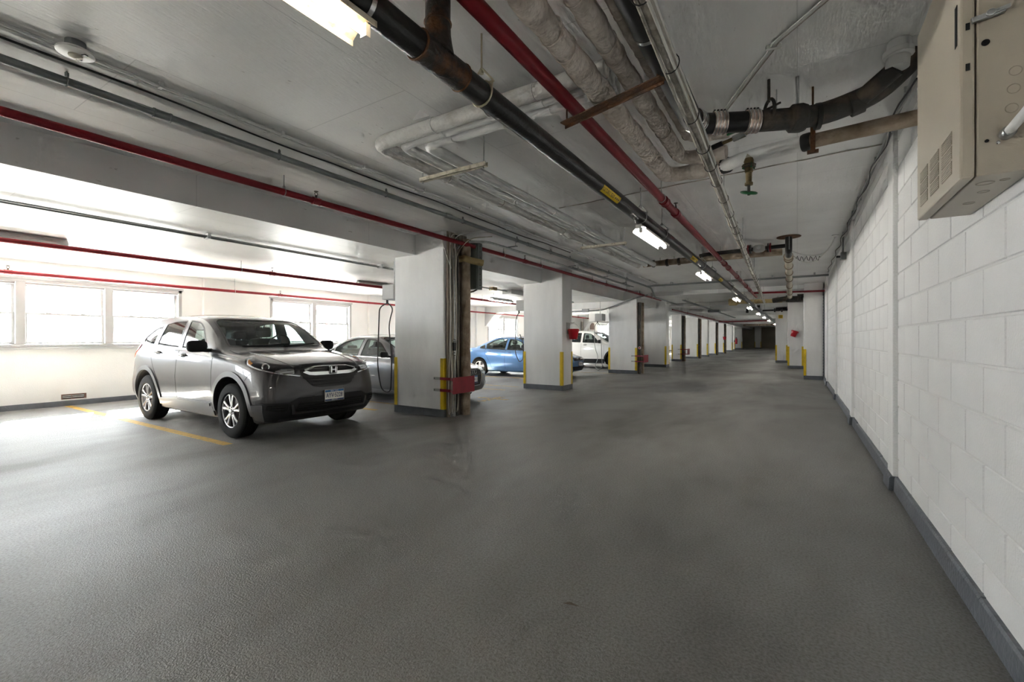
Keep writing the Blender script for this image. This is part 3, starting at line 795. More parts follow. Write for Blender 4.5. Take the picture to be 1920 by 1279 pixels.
tag(ragged.build("torn_wrapping", "pipe_white"), "torn white wrapping sticking out above the lagged pipe corner", "wrapping")

# --- big tan lagged pipes near the lane middle
for (path, r, m, lab, s) in (([(-1.05, -1.2, 2.86), (-1.05, 4.42, 2.86), (-0.55, 4.36, 2.83)], 0.066, "insulation_tan", "fattest tan lagged pipe beside the red sprinkler main", 1.0),
                             ([(-0.865, -1.2, 2.90), (-0.865, 4.18, 2.90), (-0.5, 4.14, 2.87)], 0.058, "insulation_tan", "second tan lagged pipe with loose wrapping", 5.0),
                             ([(-0.745, -1.2, 2.95), (-0.745, 3.9, 2.95), (-0.45, 3.92, 2.94)], 0.042, "insulation_tan", "slim tan lagged pipe next to the black drain pipe", 9.0)):
    o = lumpy(round_path(path, 0.13), r, 18, 0.022, 0.13, s).build("lagged_pipe", m, smooth=70); tag(o, lab, "pipe")
    x = path[0][0]; z = path[0][2]
    for k in range(12):
        yy = 0.9 + k * 0.27 + 0.07 * math.sin(k * 3.1 + s)
        MB().ring((x, yy, z), (0.12, 1, 0.15), r * 1.045, 0.003, 16, 5).build("wrap_seam", "insulation_tan", o, smooth=60)
wr = lumpy(round_path([(-0.56, 4.36, 2.83), (-0.36, 4.17, 2.80), (0.05, 4.0, 2.77)], 0.2), 0.055, 14, 0.05, 0.06, 3).build("lagged_pipe", "pipe_white", smooth=70)
tag(wr, "white lagged pipe carrying the hanging gate valve", "pipe")
MB().lathe([(0.062, 0), (0.066, 0.01), (0.066, 0.06), (0.062, 0.07)], (-0.56, 4.365, 2.83), (1, -0.5, 0), 16).build("end_wrap", "rubber_black", wr, smooth=40)
MB().lathe([(0.06, 0), (0.064, 0.01), (0.064, 0.05), (0.06, 0.06)], (0.03, 4.01, 2.77), (1, -0.3, 0), 16).build("end_wrap", "rubber_black", wr, smooth=40)
br = lumpy([(0.06, 3.99, 2.765), (0.71, 3.94, 2.77)], 0.05, 14, 0.05, 0.05, 2).build("lagged_pipe", "brown_lagging", smooth=70)
tag(br, "brown lagged pipe under the cast iron drain reaching the block wall", "pipe")
h = MB().box(0.08, 0.11, 3.93, 3.95, 2.66, 2.86); h.box(0.06, 0.13, 3.925, 3.955, 2.66, 2.68); h.tube([(0.095, 3.94, 2.86), (0.095, 3.94, ZC)], 0.007, 6)
h.build("strap_hanger", "rust", br)
# gate valve
v = MB(); vx, vy = -0.33, 4.10
v.lathe([(0.03, 0.0), (0.036, -0.02), (0.034, -0.05), (0.045, -0.055), (0.045, -0.07), (0.028, -0.075), (0.03, -0.11), (0.024, -0.115), (0.022, -0.19), (0.03, -0.195), (0.03, -0.215), (0.012, -0.22)], (vx, vy, 2.765), n=14)
vo = v.build("gate_valve", "brass", smooth=40); tag(vo, "green gate valve hanging under the white lagged pipe", "valve")
MB().tube([(vx, vy, 2.58), (vx, vy, 2.47)], 0.011, 8).build("stem", "old_iron", vo)
hw = MB().ring((vx, vy, 2.49), (0.25, -0.35, 1), 0.055, 0.010, 20, 6)
hw.tube([(vx - 0.053, vy, 2.503), (vx + 0.053, vy, 2.477)], 0.006, 6); hw.tube([(vx, vy - 0.05, 2.472), (vx, vy + 0.05, 2.508)], 0.006, 6)
hw.build("handwheel", "valve_green", vo, smooth=60)
for (dz, s) in ((0.075, 0.05), (0.06, 0.052)):
    fm = MB().lathe([(s, 0), (s, 0.009)], (vx, vy, 2.765 - dz), n=8).build("flange", "old_iron", vo)
for k in range(4):
    a = k * PI / 2 + 0.5; MB().tube([(vx + 0.042 * math.cos(a), vy + 0.042 * math.sin(a), 2.68), (vx + 0.042 * math.cos(a), vy + 0.042 * math.sin(a), 2.72)], 0.005, 6).build("bolt", "valve_green", vo)
MB().add([(vx - 0.04, vy, 2.74), (vx - 0.01, vy - 0.02, 2.80), (vx + 0.03, vy, 2.765), (vx - 0.005, vy + 0.02, 2.72)], [(0, 1, 2), (0, 2, 3), (0, 3, 1), (1, 3, 2)]).build("torn_foil", "cable_cream", vo)
# small ball valve line
bvp = MB().tube([(-0.52, 3.93, 2.86), (-0.12, 3.84, 2.92)], 0.014, 10).build("ball_valve_line", "brass", smooth=40)
tag(bvp, "small brass ball valve line with a green lever under the drain pipe", "valve")
MB().lathe([(0.018, -0.05), (0.024, -0.045), (0.024, 0.045), (0.018, 0.05)], (-0.38, 3.9, 2.88), (0.4, -0.09, 0.06), 8).build("valve_body", "bright_metal", bvp, smooth=30)
MB().obox((-0.42, 3.88, 2.91), (0.045, -0.01, 0.004), (0, 0.009, 0), (0, 0, 0.006)).build("lever", "valve_green", bvp)
MB().tube([(-0.58, 3.94, 2.85), (-0.50, 3.92, 2.862)], 0.02, 10).build("hose_end", "rubber_black", bvp)
MB().tube([(-0.13, 3.842, 2.91), (-0.13, 3.842, ZC)], 0.005, 6).build("hanger", "galvanized", bvp)

# --- rusty angle bar
rb = MB(); rb.obox((-0.98, 2.66, 2.755), (0.35, -0.10, 0), (0.008, 0.03, 0), (0, 0, 0.004)); rb.obox((-0.98, 2.69, 2.755), (0.35, -0.10, 0), (0.001, 0.004, 0), (0, 0, 0.02))
rbo = rb.build("angle_bar", "rust"); tag(rbo, "rusty angle bar holding up the tan lagged pipes", "bracket")
for q in (-1.3, -0.66): MB().tube([(q, 2.66 + (-0.98 - q) * 0.286, 2.78), (q, 2.66 + (-0.98 - q) * 0.286, ZC)], 0.006, 6).build("rod", "rust", rbo)

# --- black drain pipe and cast iron run
DZ = 2.85
bd = MB().tube(round_path([(-0.63, -1.2, DZ), (-0.63, 3.44, DZ), (-0.22, 3.64, DZ)], 0.13), 0.070, 22).build("drain_pipe", "black_plastic", smooth=60)
tag(bd, "smooth black drain pipe turning toward the cast iron run", "pipe")
MB().lathe([(0.071, -0.013), (0.075, -0.013), (0.075, 0.013), (0.071, 0.013)], (-0.63, 2.26, DZ), (0, 1, 0), 22).build("pipe_band", "bright_metal", bd, smooth=40)
def clamp_band(p, ax, parent, w=0.085):
    c = MB(); c.lathe([(0.072, -w / 2), (0.077, -w / 2), (0.077, w / 2), (0.072, w / 2)], p, ax, 22)
    o = c.build("coupling_clamp", "copper_clamp", parent, smooth=40)
    a = Vector(ax).normalized(); p = Vector(p)
    for k in range(4):
        q = p + a * (-0.034 + 0.0227 * k)
        MB().ring(q, ax, 0.0775, 0.0045, 22, 5).build("clamp_strap", "bright_metal", o, smooth=60)
        MB().obox(q + Vector((0, 0, 0.084)), a * 0.006, a.cross(Vector((0, 0, 1))) * 0.016, Vector((0, 0, 0.006))).build("clamp_screw", "black_iron", o)
DA = (0.9, 0.42, 0)
clamp_band((-0.47, 3.515, DZ), DA, bd); clamp_band((-0.27, 3.614, DZ), DA, bd)
clamp_band((-0.605, 3.40, DZ), (0.3, 0.9, 0), bd, 0.05)
ci = MB().tube(round_path([(-0.22, 3.64, DZ), (0.12, 3.78, DZ), (0.44, 3.80, 2.93), (0.60, 3.80, 3.08), (0.62, 3.80, ZC)], 0.15), 0.072, 22).build("drain_pipe", "old_iron", smooth=60)
tag(ci, "old cast iron drain with bell joint rising into the ceiling by the wall", "pipe")
MB().lathe([(0.07, -0.06), (0.092, -0.04), (0.095, 0.02), (0.085, 0.05), (0.07, 0.055)], (0.0, 3.73, DZ), (0.9, 0.35, 0), 22).build("bell_joint", "old_iron", ci, smooth=40)
MB().lathe([(0.07, -0.02), (0.087, -0.015), (0.087, 0.012), (0.07, 0.015)], (0.12, 3.775, DZ), (0.95, 0.2, 0.05), 22).build("bell_joint", "black_iron", ci, smooth=40)
MB().lathe([(0.073, -0.035), (0.078, -0.035), (0.078, 0.035), (0.073, 0.035)], (0.33, 3.79, 2.89), (0.9, 0.05, 0.25), 22).build("pipe_band", "old_iron", ci, smooth=40)
c = MB().ring((-0.17, 3.665, DZ + 0.055), DA, 0.088, 0.011, 24, 6, 0, 2 * PI)
c.tube([(-0.17, 3.665, DZ + 0.13), (-0.17, 3.665, ZC)], 0.01, 8); c.tube([(-0.1, 3.69, DZ + 0.12), (-0.22, 3.64, DZ + 0.06)], 0.008, 6)
c.build("ring_hanger", "old_iron", ci, smooth=60)
MB().tube([(0.0, 3.73, DZ + 0.07), (0.0, 3.73, ZC)], 0.011, 8).build("hanger", "galvanized", ci)
ci2 = MB().tube([(0.52, 3.62, 2.98), (0.53, 3.62, ZC)], 0.06, 18).build("drain_stub", "pipe_white", smooth=60)
tag(ci2, "short white painted pipe stub going into the ceiling by the panel", "pipe")
MB().lathe([(0.062, 0), (0.078, 0.01), (0.078, 0.04), (0.062, 0.05)], (0.525, 3.62, 3.04), n=18).build("collar", "pipe_white", ci2, smooth=40)
MB().tube([(0.36, 3.75, 2.90), (0.52, 3.64, 2.99)], 0.055, 14).build("branch", "old_iron", ci2, smooth=60)

# --- cable bundle carried on a pipe along the lane
cbx = empty("cable_bundle", (-0.6, 3.0, 2.7))
def bx(y): return -0.53 - 0.029 * (y - 2.0)
MB().tube([(bx(-1.0), -1.0, 2.70), (bx(19), 19.0, 2.66)], 0.030, 12).build("core_pipe", "cable_grey", cbx, smooth=60)
for k in range(6):
    P = []; ph = k * 1.05
    for j in range(84):
        yy = -1.0 + j * 0.24
        a = ph + 0.35 * math.sin(yy * 0.7 + k) ; rad = 0.037 + 0.006 * math.sin(yy * 2.3 + k * 2)
        P.append((bx(yy) + rad * math.cos(a), yy, 2.70 - 0.002 * (yy + 1) + rad * math.sin(a)))
    MB().tube(P, 0.0075, 6).build("cable", ("cable_white", "cable_cream", "cable_grey", "cable_cream", "cable_grey", "cable_white")[k], cbx, smooth=60)
for k in range(30):
    yy = 1.4 + k * 0.5 + 0.1 * math.sin(k * 5)
    MB().ring((bx(yy), yy, 2.70 - 0.002 * (yy + 1)), (0.1, 1, 0.2), 0.046, 0.0028, 14, 5).build("cable_tie", "rubber_black", cbx, smooth=60)
for yy in (4.9, 7.6, 11.2, 14.4, 17.8): MB().tube([(bx(yy), yy, 2.71), (bx(yy), yy, ZC)], 0.005, 6).build("hanger", "galvanized", cbx)
tag(cbx, "bundle of grey and white cables tied along the lane ceiling", "cable bundle")
cc = empty("ceiling_cable", (-0.14, 3.2, 3.12))
for k in range(4):
    d = 0.012 * k
    P = [(0.42 + d, 2.55, 3.125), (0.12 + d, 2.93, 3.125), (-0.13 + d, 3.2, 3.122), (-0.16 + d * 0.8, 3.28, 3.12), (-0.33 + d, 3.6, 3.125), (-0.56 + d * 0.6, 4.05, 3.11)]
    MB().tube(P, 0.0055, 6).build("cable", ("cable_white", "pipe_white", "cable_white", "cable_grey")[k], cc, smooth=60)
MB().obox((-0.125, 3.24, 3.122), (0.04, 0.012, 0), (-0.003, 0.01, 0), (0, 0, 0.012)).build("clip", "cable_white", cc)
tag(cc, "four thin white cables clipped across the ceiling near the panel", "cable")

P = [(0.72 - 0.16 * k, 5.42 + 0.012 * k + 0.01 * math.sin(k * 2.0), 3.134) for k in range(23)]
tag(MB().tube(P, 0.006, 6).build("ceiling_cable", "cable_grey", smooth=60), "thin grey cable pinned straight across the ceiling past the gate valve", "cable")
# --- wall corner conduit, box, detector with looping cable
o = pipe("conduit", "thin conduit in the corner of block wall and ceiling", "conduit", [(0.675, 3.95, 3.105), (0.675, 9.75, 3.105), (0.685, 9.98, 2.86)], 0.014, "conduit_grey", fillet=0.06, n=8)
for yy in np.arange(4.3, 9.7, 0.75): MB().box(0.655, 0.695, yy - 0.012, yy + 0.012, 3.095, ZC).build("strap", "galvanized", o)
for (k, m) in ((0, "cable_white"), (1, "rubber_black")):
    P = [(0.66 - 0.012 * k + 0.02 * math.sin(yy * 5 + k), yy, 3.07 - 0.02 * k - 0.025 * abs(math.sin(yy * 1.9 + k))) for yy in np.arange(3.95, 14.2, 0.2)]
    ob = MB().tube(P, 0.006, 6).build("wall_cable", m, smooth=60)
    tag(ob, ("loose white cable along the top of the block wall", "loose black cable along the top of the block wall")[k], "cable")
jb = MB().box(0.65, 0.735, 9.93, 10.06, 2.73, 2.86).build("junction_box", "conduit_grey", bevel=0.006); tag(jb, "small grey junction box high on the block wall", "junction box")
MB().lathe([(0.02, 0), (0.02, 0.06)], (0.65, 9.98, 2.79), (-1, 0, 0), 10).build("plug", "rubber_black", jb)
dt = MB().lathe([(0.02, 0), (0.05, -0.005), (0.055, -0.02), (0.02, -0.03), (0.018, -0.05)], (0.56, 9.72, ZC), n=16).build("cable_rose", "detector_white", smooth=40)
tag(dt, "small white ceiling rose near the block wall with hanging cables", "ceiling rose")
for (a, m) in ((0.0, "cable_white"), (0.12, "pipe_white")):
    P = []
    for k in range(16):
        t = k / 15; P.append((0.56 - 0.7 * t + a * math.sin(t * PI), 9.72 + 0.1 * t, 3.10 - (0.34 - a) * math.sin(t * PI) ** 0.8 - 0.12 * t))
    MB().tube(P, 0.006, 6).build("cable", m, dt, smooth=60)
wv = [(-0.02 + 0.02 * k, 9.75 + 0.01 * k, 2.78 + 0.05 * math.sin(k * 1.8)) for k in range(20)]
MB().tube(wv, 0.005, 6).build("cable", "rubber_black", dt, smooth=60)

# --- brown cross pipe with flanged valve and the lagged run past it
bp_ = lumpy([(-2.98, 10.38, 3.02), (-1.7, 10.38, 3.03), (-0.25, 10.30, 3.02)], 0.064, 16, 0.07, 0.09, 4).build("lagged_pipe", "brown_lagging", smooth=70)
tag(bp_, "brown lagged pipe crossing the lane where the white pipes end", "pipe")
for xx in (-2.75, -2.45, -2.2): MB().lathe([(0.07, -0.03), (0.082, -0.02), (0.082, 0.02), (0.07, 0.03)], (xx, 10.38, 3.02), (1, 0, 0), 16).build("strap_band", "old_iron", bp_, smooth=40)
for xx in (-2.6, -2.3, -1.2, -0.8): MB().tube([(xx, 10.36, 3.06), (xx, 10.36, ZC)], 0.007, 6).build("hanger", "galvanized", bp_)
fp = MB().tube([(-1.65, 9.62, 2.97), (-1.5, 9.62, 2.99), (-0.15, 9.55, 3.0)], 0.036, 14).build("valve_pipe", "black_iron", smooth=60)
tag(fp, "black cross pipe with a flanged grey valve", "pipe")
for xx in (-0.78, -0.42):
    MB().lathe([(0.085, -0.012), (0.085, 0.012)], (xx, 9.585, 3.0), (1, -0.05, 0), 16).build("flange", "red_plate", fp, smooth=30)
    MB().lathe([(0.085, -0.010), (0.085, 0.010)], (xx + (0.035 if xx < -0.6 else -0.035), 9.585, 3.0), (1, -0.05, 0), 16).build("flange", "black_iron", fp, smooth=30)
MB().lathe([(0.04, -0.1), (0.07, -0.06), (0.075, 0.0), (0.07, 0.06), (0.04, 0.1)], (-0.6, 9.575, 3.0), (1, -0.05, 0), 14).build("valve_body", "box_grey", fp, smooth=60)
MB().lathe([(0.02, 0), (0.02, 0.1), (0.035, 0.1), (0.035, 0.12)], (-0.6, 9.57, 3.0), (0, -1, 0), 12).build("gear_hub", "galvanized", fp, smooth=40)
for k in range(6):
    a = k * PI / 3; MB().tube([(-0.80, 9.585 + 0.07 * math.cos(a), 3.0 + 0.07 * math.sin(a)), (-0.72, 9.585 + 0.07 * math.cos(a), 3.0 + 0.07 * math.sin(a))], 0.008, 6).build("bolt", "galvanized", fp)
rs = MB().tube(round_path([(-0.13, 9.45, ZC), (-0.13, 9.45, 2.90), (-0.14, 9.9, 2.88)], 0.1), 0.055, 16).build("riser_pipe", "black_iron", smooth=60)
tag(rs, "black riser with rusty ceiling plate above the cream lagged pipe", "pipe")
MB().lathe([(0.001, 0), (0.19, 0.0), (0.19, 0.008), (0.001, 0.01)], (-0.13, 9.45, ZC - 0.011), n=20).build("ceiling_plate", "rust", rs, smooth=30)
MB().tube([(-0.12, 9.385, 2.9), (-0.12, 9.385, ZC)], 0.009, 6).build("rod", "galvanized", rs)
cr = lumpy([(-0.14, 9.9, 2.87), (-0.22, 18.6, 2.78)], 0.066, 16, 0.2, 0.03, 6).build("lagged_pipe", "cream_lagging", smooth=70)
tag(cr, "cream lagged pipe with dark bands running toward the free columns", "pipe")
for k, yy in enumerate((10.0, 10.25, 11.2, 12.2, 13.4, 15.0, 17.0, 18.3)):
    q = (yy - 9.9) / 8.7; MB().lathe([(0.068, -0.03), (0.082, -0.025), (0.082, 0.025), (0.068, 0.03)], (-0.14 - 0.08 * q, yy, 2.87 - 0.09 * q), (0, 1, 0), 16).build("collar", "brown_lagging", cr, smooth=40)
for yy in (11, 14, 17): MB().tube([(-0.16, yy, 2.9), (-0.16, yy, ZC)], 0.007, 6).build("hanger", "galvanized", cr)
yl = lumpy([(-2.55, 22.2, 2.96), (-0.55, 22.4, 2.96)], 0.085, 14, 0.1, 0.04, 8).build("lagged_pipe", "yellow_lagging", smooth=70)
tag(yl, "yellowed lagged pipe with fat end crossing the lane farther on", "pipe")
MB().lathe([(0.09, -0.2), (0.15, -0.17), (0.15, 0.12), (0.10, 0.2)], (-2.4, 22.22, 2.96), (1, 0.1, 0), 16).build("fat_end", "yellow_lagging", yl, smooth=40)
for xx in (-2.2, -1.3, -0.7): MB().tube([(xx, 22.3, 3.0), (xx, 22.3, ZC)], 0.012, 6).build("hanger", "galvanized", yl)
dk = MB().tube(round_path([(-0.75, 19.0, 2.72), (-0.35, 18.9, 2.76), (0.17, 18.9, 2.76)], 0.1), 0.09, 14).build("drain_pipe", "old_iron", smooth=60)
tag(dk, "dark iron pipe entering the column that touches the block wall", "pipe")
for xx in (-0.3, 0.05): MB().lathe([(0.09, -0.05), (0.12, -0.04), (0.12, 0.04), (0.09, 0.05)], (xx, 18.9, 2.76), (1, 0, 0), 14).build("bell_joint", "old_iron", dk, smooth=40)
MB().tube([(-0.3, 18.9, 2.8), (-0.3, 18.9, ZC)], 0.012, 6).build("hanger", "galvanized", dk)
dk = MB().tube([(0.0, 19.6, 2.9), (0.72, 19.6, 2.9)], 0.07, 12).build("drain_pipe", "old_iron", smooth=60)
tag(dk, "short dark iron pipe above the one entering the column", "pipe")
MB().tube([(0.35, 19.6, 2.95), (0.35, 19.6, ZC)], 0.012, 6).build("hanger", "galvanized", dk)
dk = MB().tube([(-1.48, 26.0, 2.76), (-0.35, 26.0, 2.76)], 0.045, 12).build("valve_pipe", "black_iron", smooth=60)
tag(dk, "black pipe with two valves near the yellow sign", "pipe")
for xx in (-0.95, -0.65): MB().lathe([(0.05, -0.05), (0.1, -0.03), (0.1, 0.03), (0.05, 0.05)], (xx, 26.0, 2.76), (1, 0, 0), 10).build("flange", "black_iron", dk, smooth=30)
MB().tube([(-1.4, 26.0, 2.8), (-1.4, 26.0, ZC)], 0.012, 6).build("hanger", "galvanized", dk)
dk = MB().tube(round_path([(-2.1, 25.2, 2.62), (-2.1, 25.2, 2.86), (-1.55, 25.2, 2.93)], 0.12), 0.06, 12).build("drain_pipe", "black_iron", smooth=60)
tag(dk, "bent black pipe dropping beside the gas main far down the lane", "pipe")
MB().tube([(-1.8, 25.2, 2.9), (-1.8, 25.2, ZC)], 0.012, 6).build("hanger", "galvanized", dk)
dk = lumpy([(-5.4, 60.0, 3.0), (-1.0, 60.0, 3.0)], 0.11, 10, 0.3, 0.2, 4).build("lagged_pipe", "brown_lagging", smooth=70)
tag(dk, "tangled brown pipework across the far end of the lane", "pipe")
for xx in (-4.6, -3.0, -1.6): MB().tube([(xx, 60, 2.8), (xx, 60, ZC)], 0.02, 6).build("hanger", "galvanized", dk)

# ================================================================== LAMPS
def fixture(name, xc, y0, y1, z, label, lit="tube_lit", body="fixture_white", rods=None, ztop=ZC, wing0=0.06, tubes=(0.0,)):
    e = empty(name, (xc, (y0 + y1) / 2, z))
    hx = -0.03 if rods is None else 0.0
    MB().box(xc - 0.035 + hx, xc + 0.035 + hx, y0, y1, z + 0.035, z + 0.085).build("housing", body, e, bevel=0.004)
    for s in (-1, 1):
        m = MB()
        wing = wing0 if (s < 0 or rods is not None) else 0.060  # lane lamps: short right wing added to block tube light toward the ceiling
        zl = 0.0 if (s < 0 or rods is not None) else 0.026
        ai = 0.035 if (s < 0 or rods is not None) else -0.002
        m.add([(xc + s * ai, y0, z + 0.06), (xc + s * ai, y1, z + 0.06), (xc + s * (ai + wing), y1, z + 0.012 + zl), (xc + s * (ai + wing), y0, z + 0.012 + zl),
               (xc + s * (ai + wing), y0, z - 0.012 + zl), (xc + s * (ai + wing), y1, z - 0.012 + zl),
               (xc + s * ai, y0, z + 0.063), (xc + s * ai, y1, z + 0.063), (xc + s * (ai + 0.002 + wing), y1, z + 0.014 + zl), (xc + s * (ai + 0.002 + wing), y0, z + 0.014 + zl),
               (xc + s * (ai + 0.002 + wing), y0, z - 0.012 + zl), (xc + s * (ai + 0.002 + wing), y1, z - 0.012 + zl)],
              [(0, 1, 2, 3), (3, 2, 5, 4), (6, 9, 8, 7), (9, 10, 11, 8), (4, 5, 11, 10), (0, 3, 9, 6), (3, 4, 10, 9), (1, 7, 8, 2), (2, 8, 11, 5)])
        m.build("reflector", body, e)
    zt = 0.005 if rods is None else -0.012
    for t in tubes:
        MB().tube([(xc + t, y0 + 0.03, z + zt), (xc + t, y1 - 0.03, z + zt)], 0.014, 12).build("lamp_tube", lit, e, smooth=60)
        for yy in (y0 + 0.012, y1 - 0.012): MB().box(xc + t - 0.018, xc + t + 0.018, yy - 0.012, yy + 0.012, z - 0.015, z + 0.04).build("lamp_holder", "detector_white", e)
    if rods is None:          # strapped under the gas main
        for yy in (y0 + 0.2, y1 - 0.2): MB().tube([(xc - 0.02, yy, z + 0.08), (GX, yy, GZ - GR + 0.004)], 0.008, 6).build("strap", "galvanized", e)
    elif rods:
        for yy in (y0 + 0.15, y1 - 0.15): MB().tube([(xc, yy, z + 0.08), (xc, yy, ztop)], 0.005, 6).build("hanger", "galvanized", e)
    tag(e, label, "ceiling lamp")
    return e
fixture("strip_lamp", -1.565, 0.10, 1.32, 2.615, "nearest lit strip lamp with a dirty reflector beside the gas main", "tube_lit_near", "fixture_dirty")
fixture("strip_lamp", -1.575, 5.38, 6.55, 2.60, "second lit strip lamp, under the gas main past the first sticker")
fixture("strip_lamp", -1.60, 9.5, 10.65, 2.60, "third lit strip lamp, just past the brown cross pipe")
for k, (yy, w) in enumerate(((16.0, "fourth"), (20.9, "fifth"), (25.9, "sixth"), (30.6, "seventh"), (36.0, "eighth"), (45.0, "ninth"), (56.0, "tenth"), (68.0, "eleventh"))):
    fixture("strip_lamp", -1.66, yy, yy + 1.2, 2.60, "%s strip lamp down the lane, a small bright dash" % w, tubes=(0.0,))
fixture("strip_lamp", -1.60, -4.2, -3.0, 2.60, "unseen strip lamp added behind the viewpoint to brighten the lane")  # added out of view as extra light for the lane
fixture("strip_lamp", -9.15, 0.95, 2.17, 2.70, "dark strip lamp on the bay ceiling at the picture edge", "tube_off", "box_grey", rods=False, wing0=0.05)
fixture("strip_lamp", -9.25, 7.5, 8.7, 2.70, "dark strip lamp on the bay ceiling above the silver sedan", "tube_off", "box_grey", rods=False, wing0=0.05)
fixture("strip_lamp", -8.15, 11.7, 12.9, 2.56, "lit strip lamp hanging above the blue sedan trunk", "tube_lit", "box_grey", ztop=ZB, rods=True)

# round detector on its box
sd = MB().lathe([(0.05, 0.0), (0.05, -0.055), (0.0, -0.055)], (-3.76, 0.93, ZC), n=20).build("smoke_detector", "conduit_grey", smooth=40)
tag(sd, "round white smoke detector on the ceiling above the grey conduit", "smoke detector")
MB().lathe([(0.0, -0.05), (0.085, -0.055), (0.092, -0.062), (0.092, -0.072), (0.06, -0.080), (0.0, -0.082)], (-3.76, 0.93, ZC), n=28).build("cover", "detector_white", sd, smooth=40)
MB().lathe([(0.0, -0.078), (0.034, -0.080), (0.034, -0.090), (0.022, -0.097), (0.0, -0.098)], (-3.76, 0.93, ZC), n=20).build("sensor_dome", "fixture_dirty", sd, smooth=40)
for a in (0.6, 2.6): MB().obox((-3.76 + 0.055 * math.cos(a), 0.93 + 0.055 * math.sin(a), ZC - 0.082), (0.012, 0.006, 0), (-0.004, 0.008, 0), (0, 0, 0.003)).build("vent_slot", "black_plastic", sd)

# ================================================================== CARS
mat("paint_grey", (0.052, 0.050, 0.053), 0.32, metal=0.4, coat=1.0)
mat("clad_grey", (0.12, 0.12, 0.125), 0.42, metal=0.5, coat=0.3)
mat("paint_silver", (0.17, 0.175, 0.185), 0.30, metal=0.6, coat=1.0)
mat("paint_blue", (0.072, 0.17, 0.35), 0.32, metal=0.55, coat=1.0)
mat("paint_white", (0.78, 0.775, 0.76), 0.35, coat=1.0)
mat("paint_black", (0.012, 0.012, 0.014), 0.3, coat=1.0)
mat("car_interior", (0.045, 0.047, 0.05), 0.8)
mat("seat_fabric", (0.075, 0.078, 0.082), 0.85, bump=0.2, bscale=200)
mat("trim_black", (0.010, 0.010, 0.011), 0.35, spec=0.4)
mat("plastic_dark", (0.018, 0.018, 0.02), 0.55, spec=0.35)
mat("tire", (0.012, 0.012, 0.013), 0.8, spec=0.25)
mat("alloy", (0.62, 0.62, 0.63), 0.25, metal=0.9)
mat("alloy_dark", (0.10, 0.10, 0.105), 0.4, metal=0.7)
mat("disc_steel", (0.25, 0.24, 0.23), 0.4, metal=0.9)
mat("tail_red", (0.45, 0.012, 0.02), 0.15, coat=1.0)
mat("lamp_reflector", (0.75, 0.76, 0.78), 0.12, metal=1.0)
mat("lamp_amber", (0.75, 0.28, 0.03), 0.25, coat=1.0)
mat("plate_white", (0.75, 0.75, 0.72), 0.45)
mat("plate_blue", (0.03, 0.16, 0.42), 0.45)
mat("plate_navy", (0.015, 0.03, 0.13), 0.45)
mat("seam", (0.006, 0.006, 0.006), 0.8)
glass_mat("lamp_glass", (0.93, 0.94, 0.95))

def pchip(pts):
    xs = [p[0] for p in pts]; ys = [p[1] for p in pts]; n = len(xs)
    h = [xs[i + 1] - xs[i] for i in range(n - 1)]; d = [(ys[i + 1] - ys[i]) / h[i] for i in range(n - 1)]
    m = [0] * n; m[0] = d[0]; m[-1] = d[-1]
    for i in range(1, n - 1):
        if d[i - 1] * d[i] > 0:
            a = 2 * h[i] + h[i - 1]; b = h[i] + 2 * h[i - 1]; m[i] = (a + b) / (a / d[i - 1] + b / d[i])
    def f(x):
        if x <= xs[0]: return ys[0]
        if x >= xs[-1]: return ys[-1]
        i = 0
        while x > xs[i + 1]: i += 1
        t = (x - xs[i]) / h[i]
        return ((1 + 2 * t) * (1 - t) ** 2 * ys[i] + t * (1 - t) ** 2 * h[i] * m[i] + t * t * (3 - 2 * t) * ys[i + 1] + t * t * (t - 1) * h[i] * m[i + 1])
    return f
def catmull(P, n):
    out = []; Q = [(2 * P[0][0] - P[1][0], 2 * P[0][1] - P[1][1])] + list(P) + [(2 * P[-1][0] - P[-2][0], 2 * P[-1][1] - P[-2][1])]
    for i in range(1, len(Q) - 2):
        for k in range(n):
            t = k / n; a, b, c, d = Q[i - 1], Q[i], Q[i + 1], Q[i + 2]
            out.append(tuple(0.5 * (2 * b[j] + (c[j] - a[j]) * t + (2 * a[j] - 5 * b[j] + 4 * c[j] - d[j]) * t * t + (3 * b[j] - a[j] - 3 * c[j] + d[j]) * t ** 3) for j in (0, 1)))
    out.append(P[-1]); return out

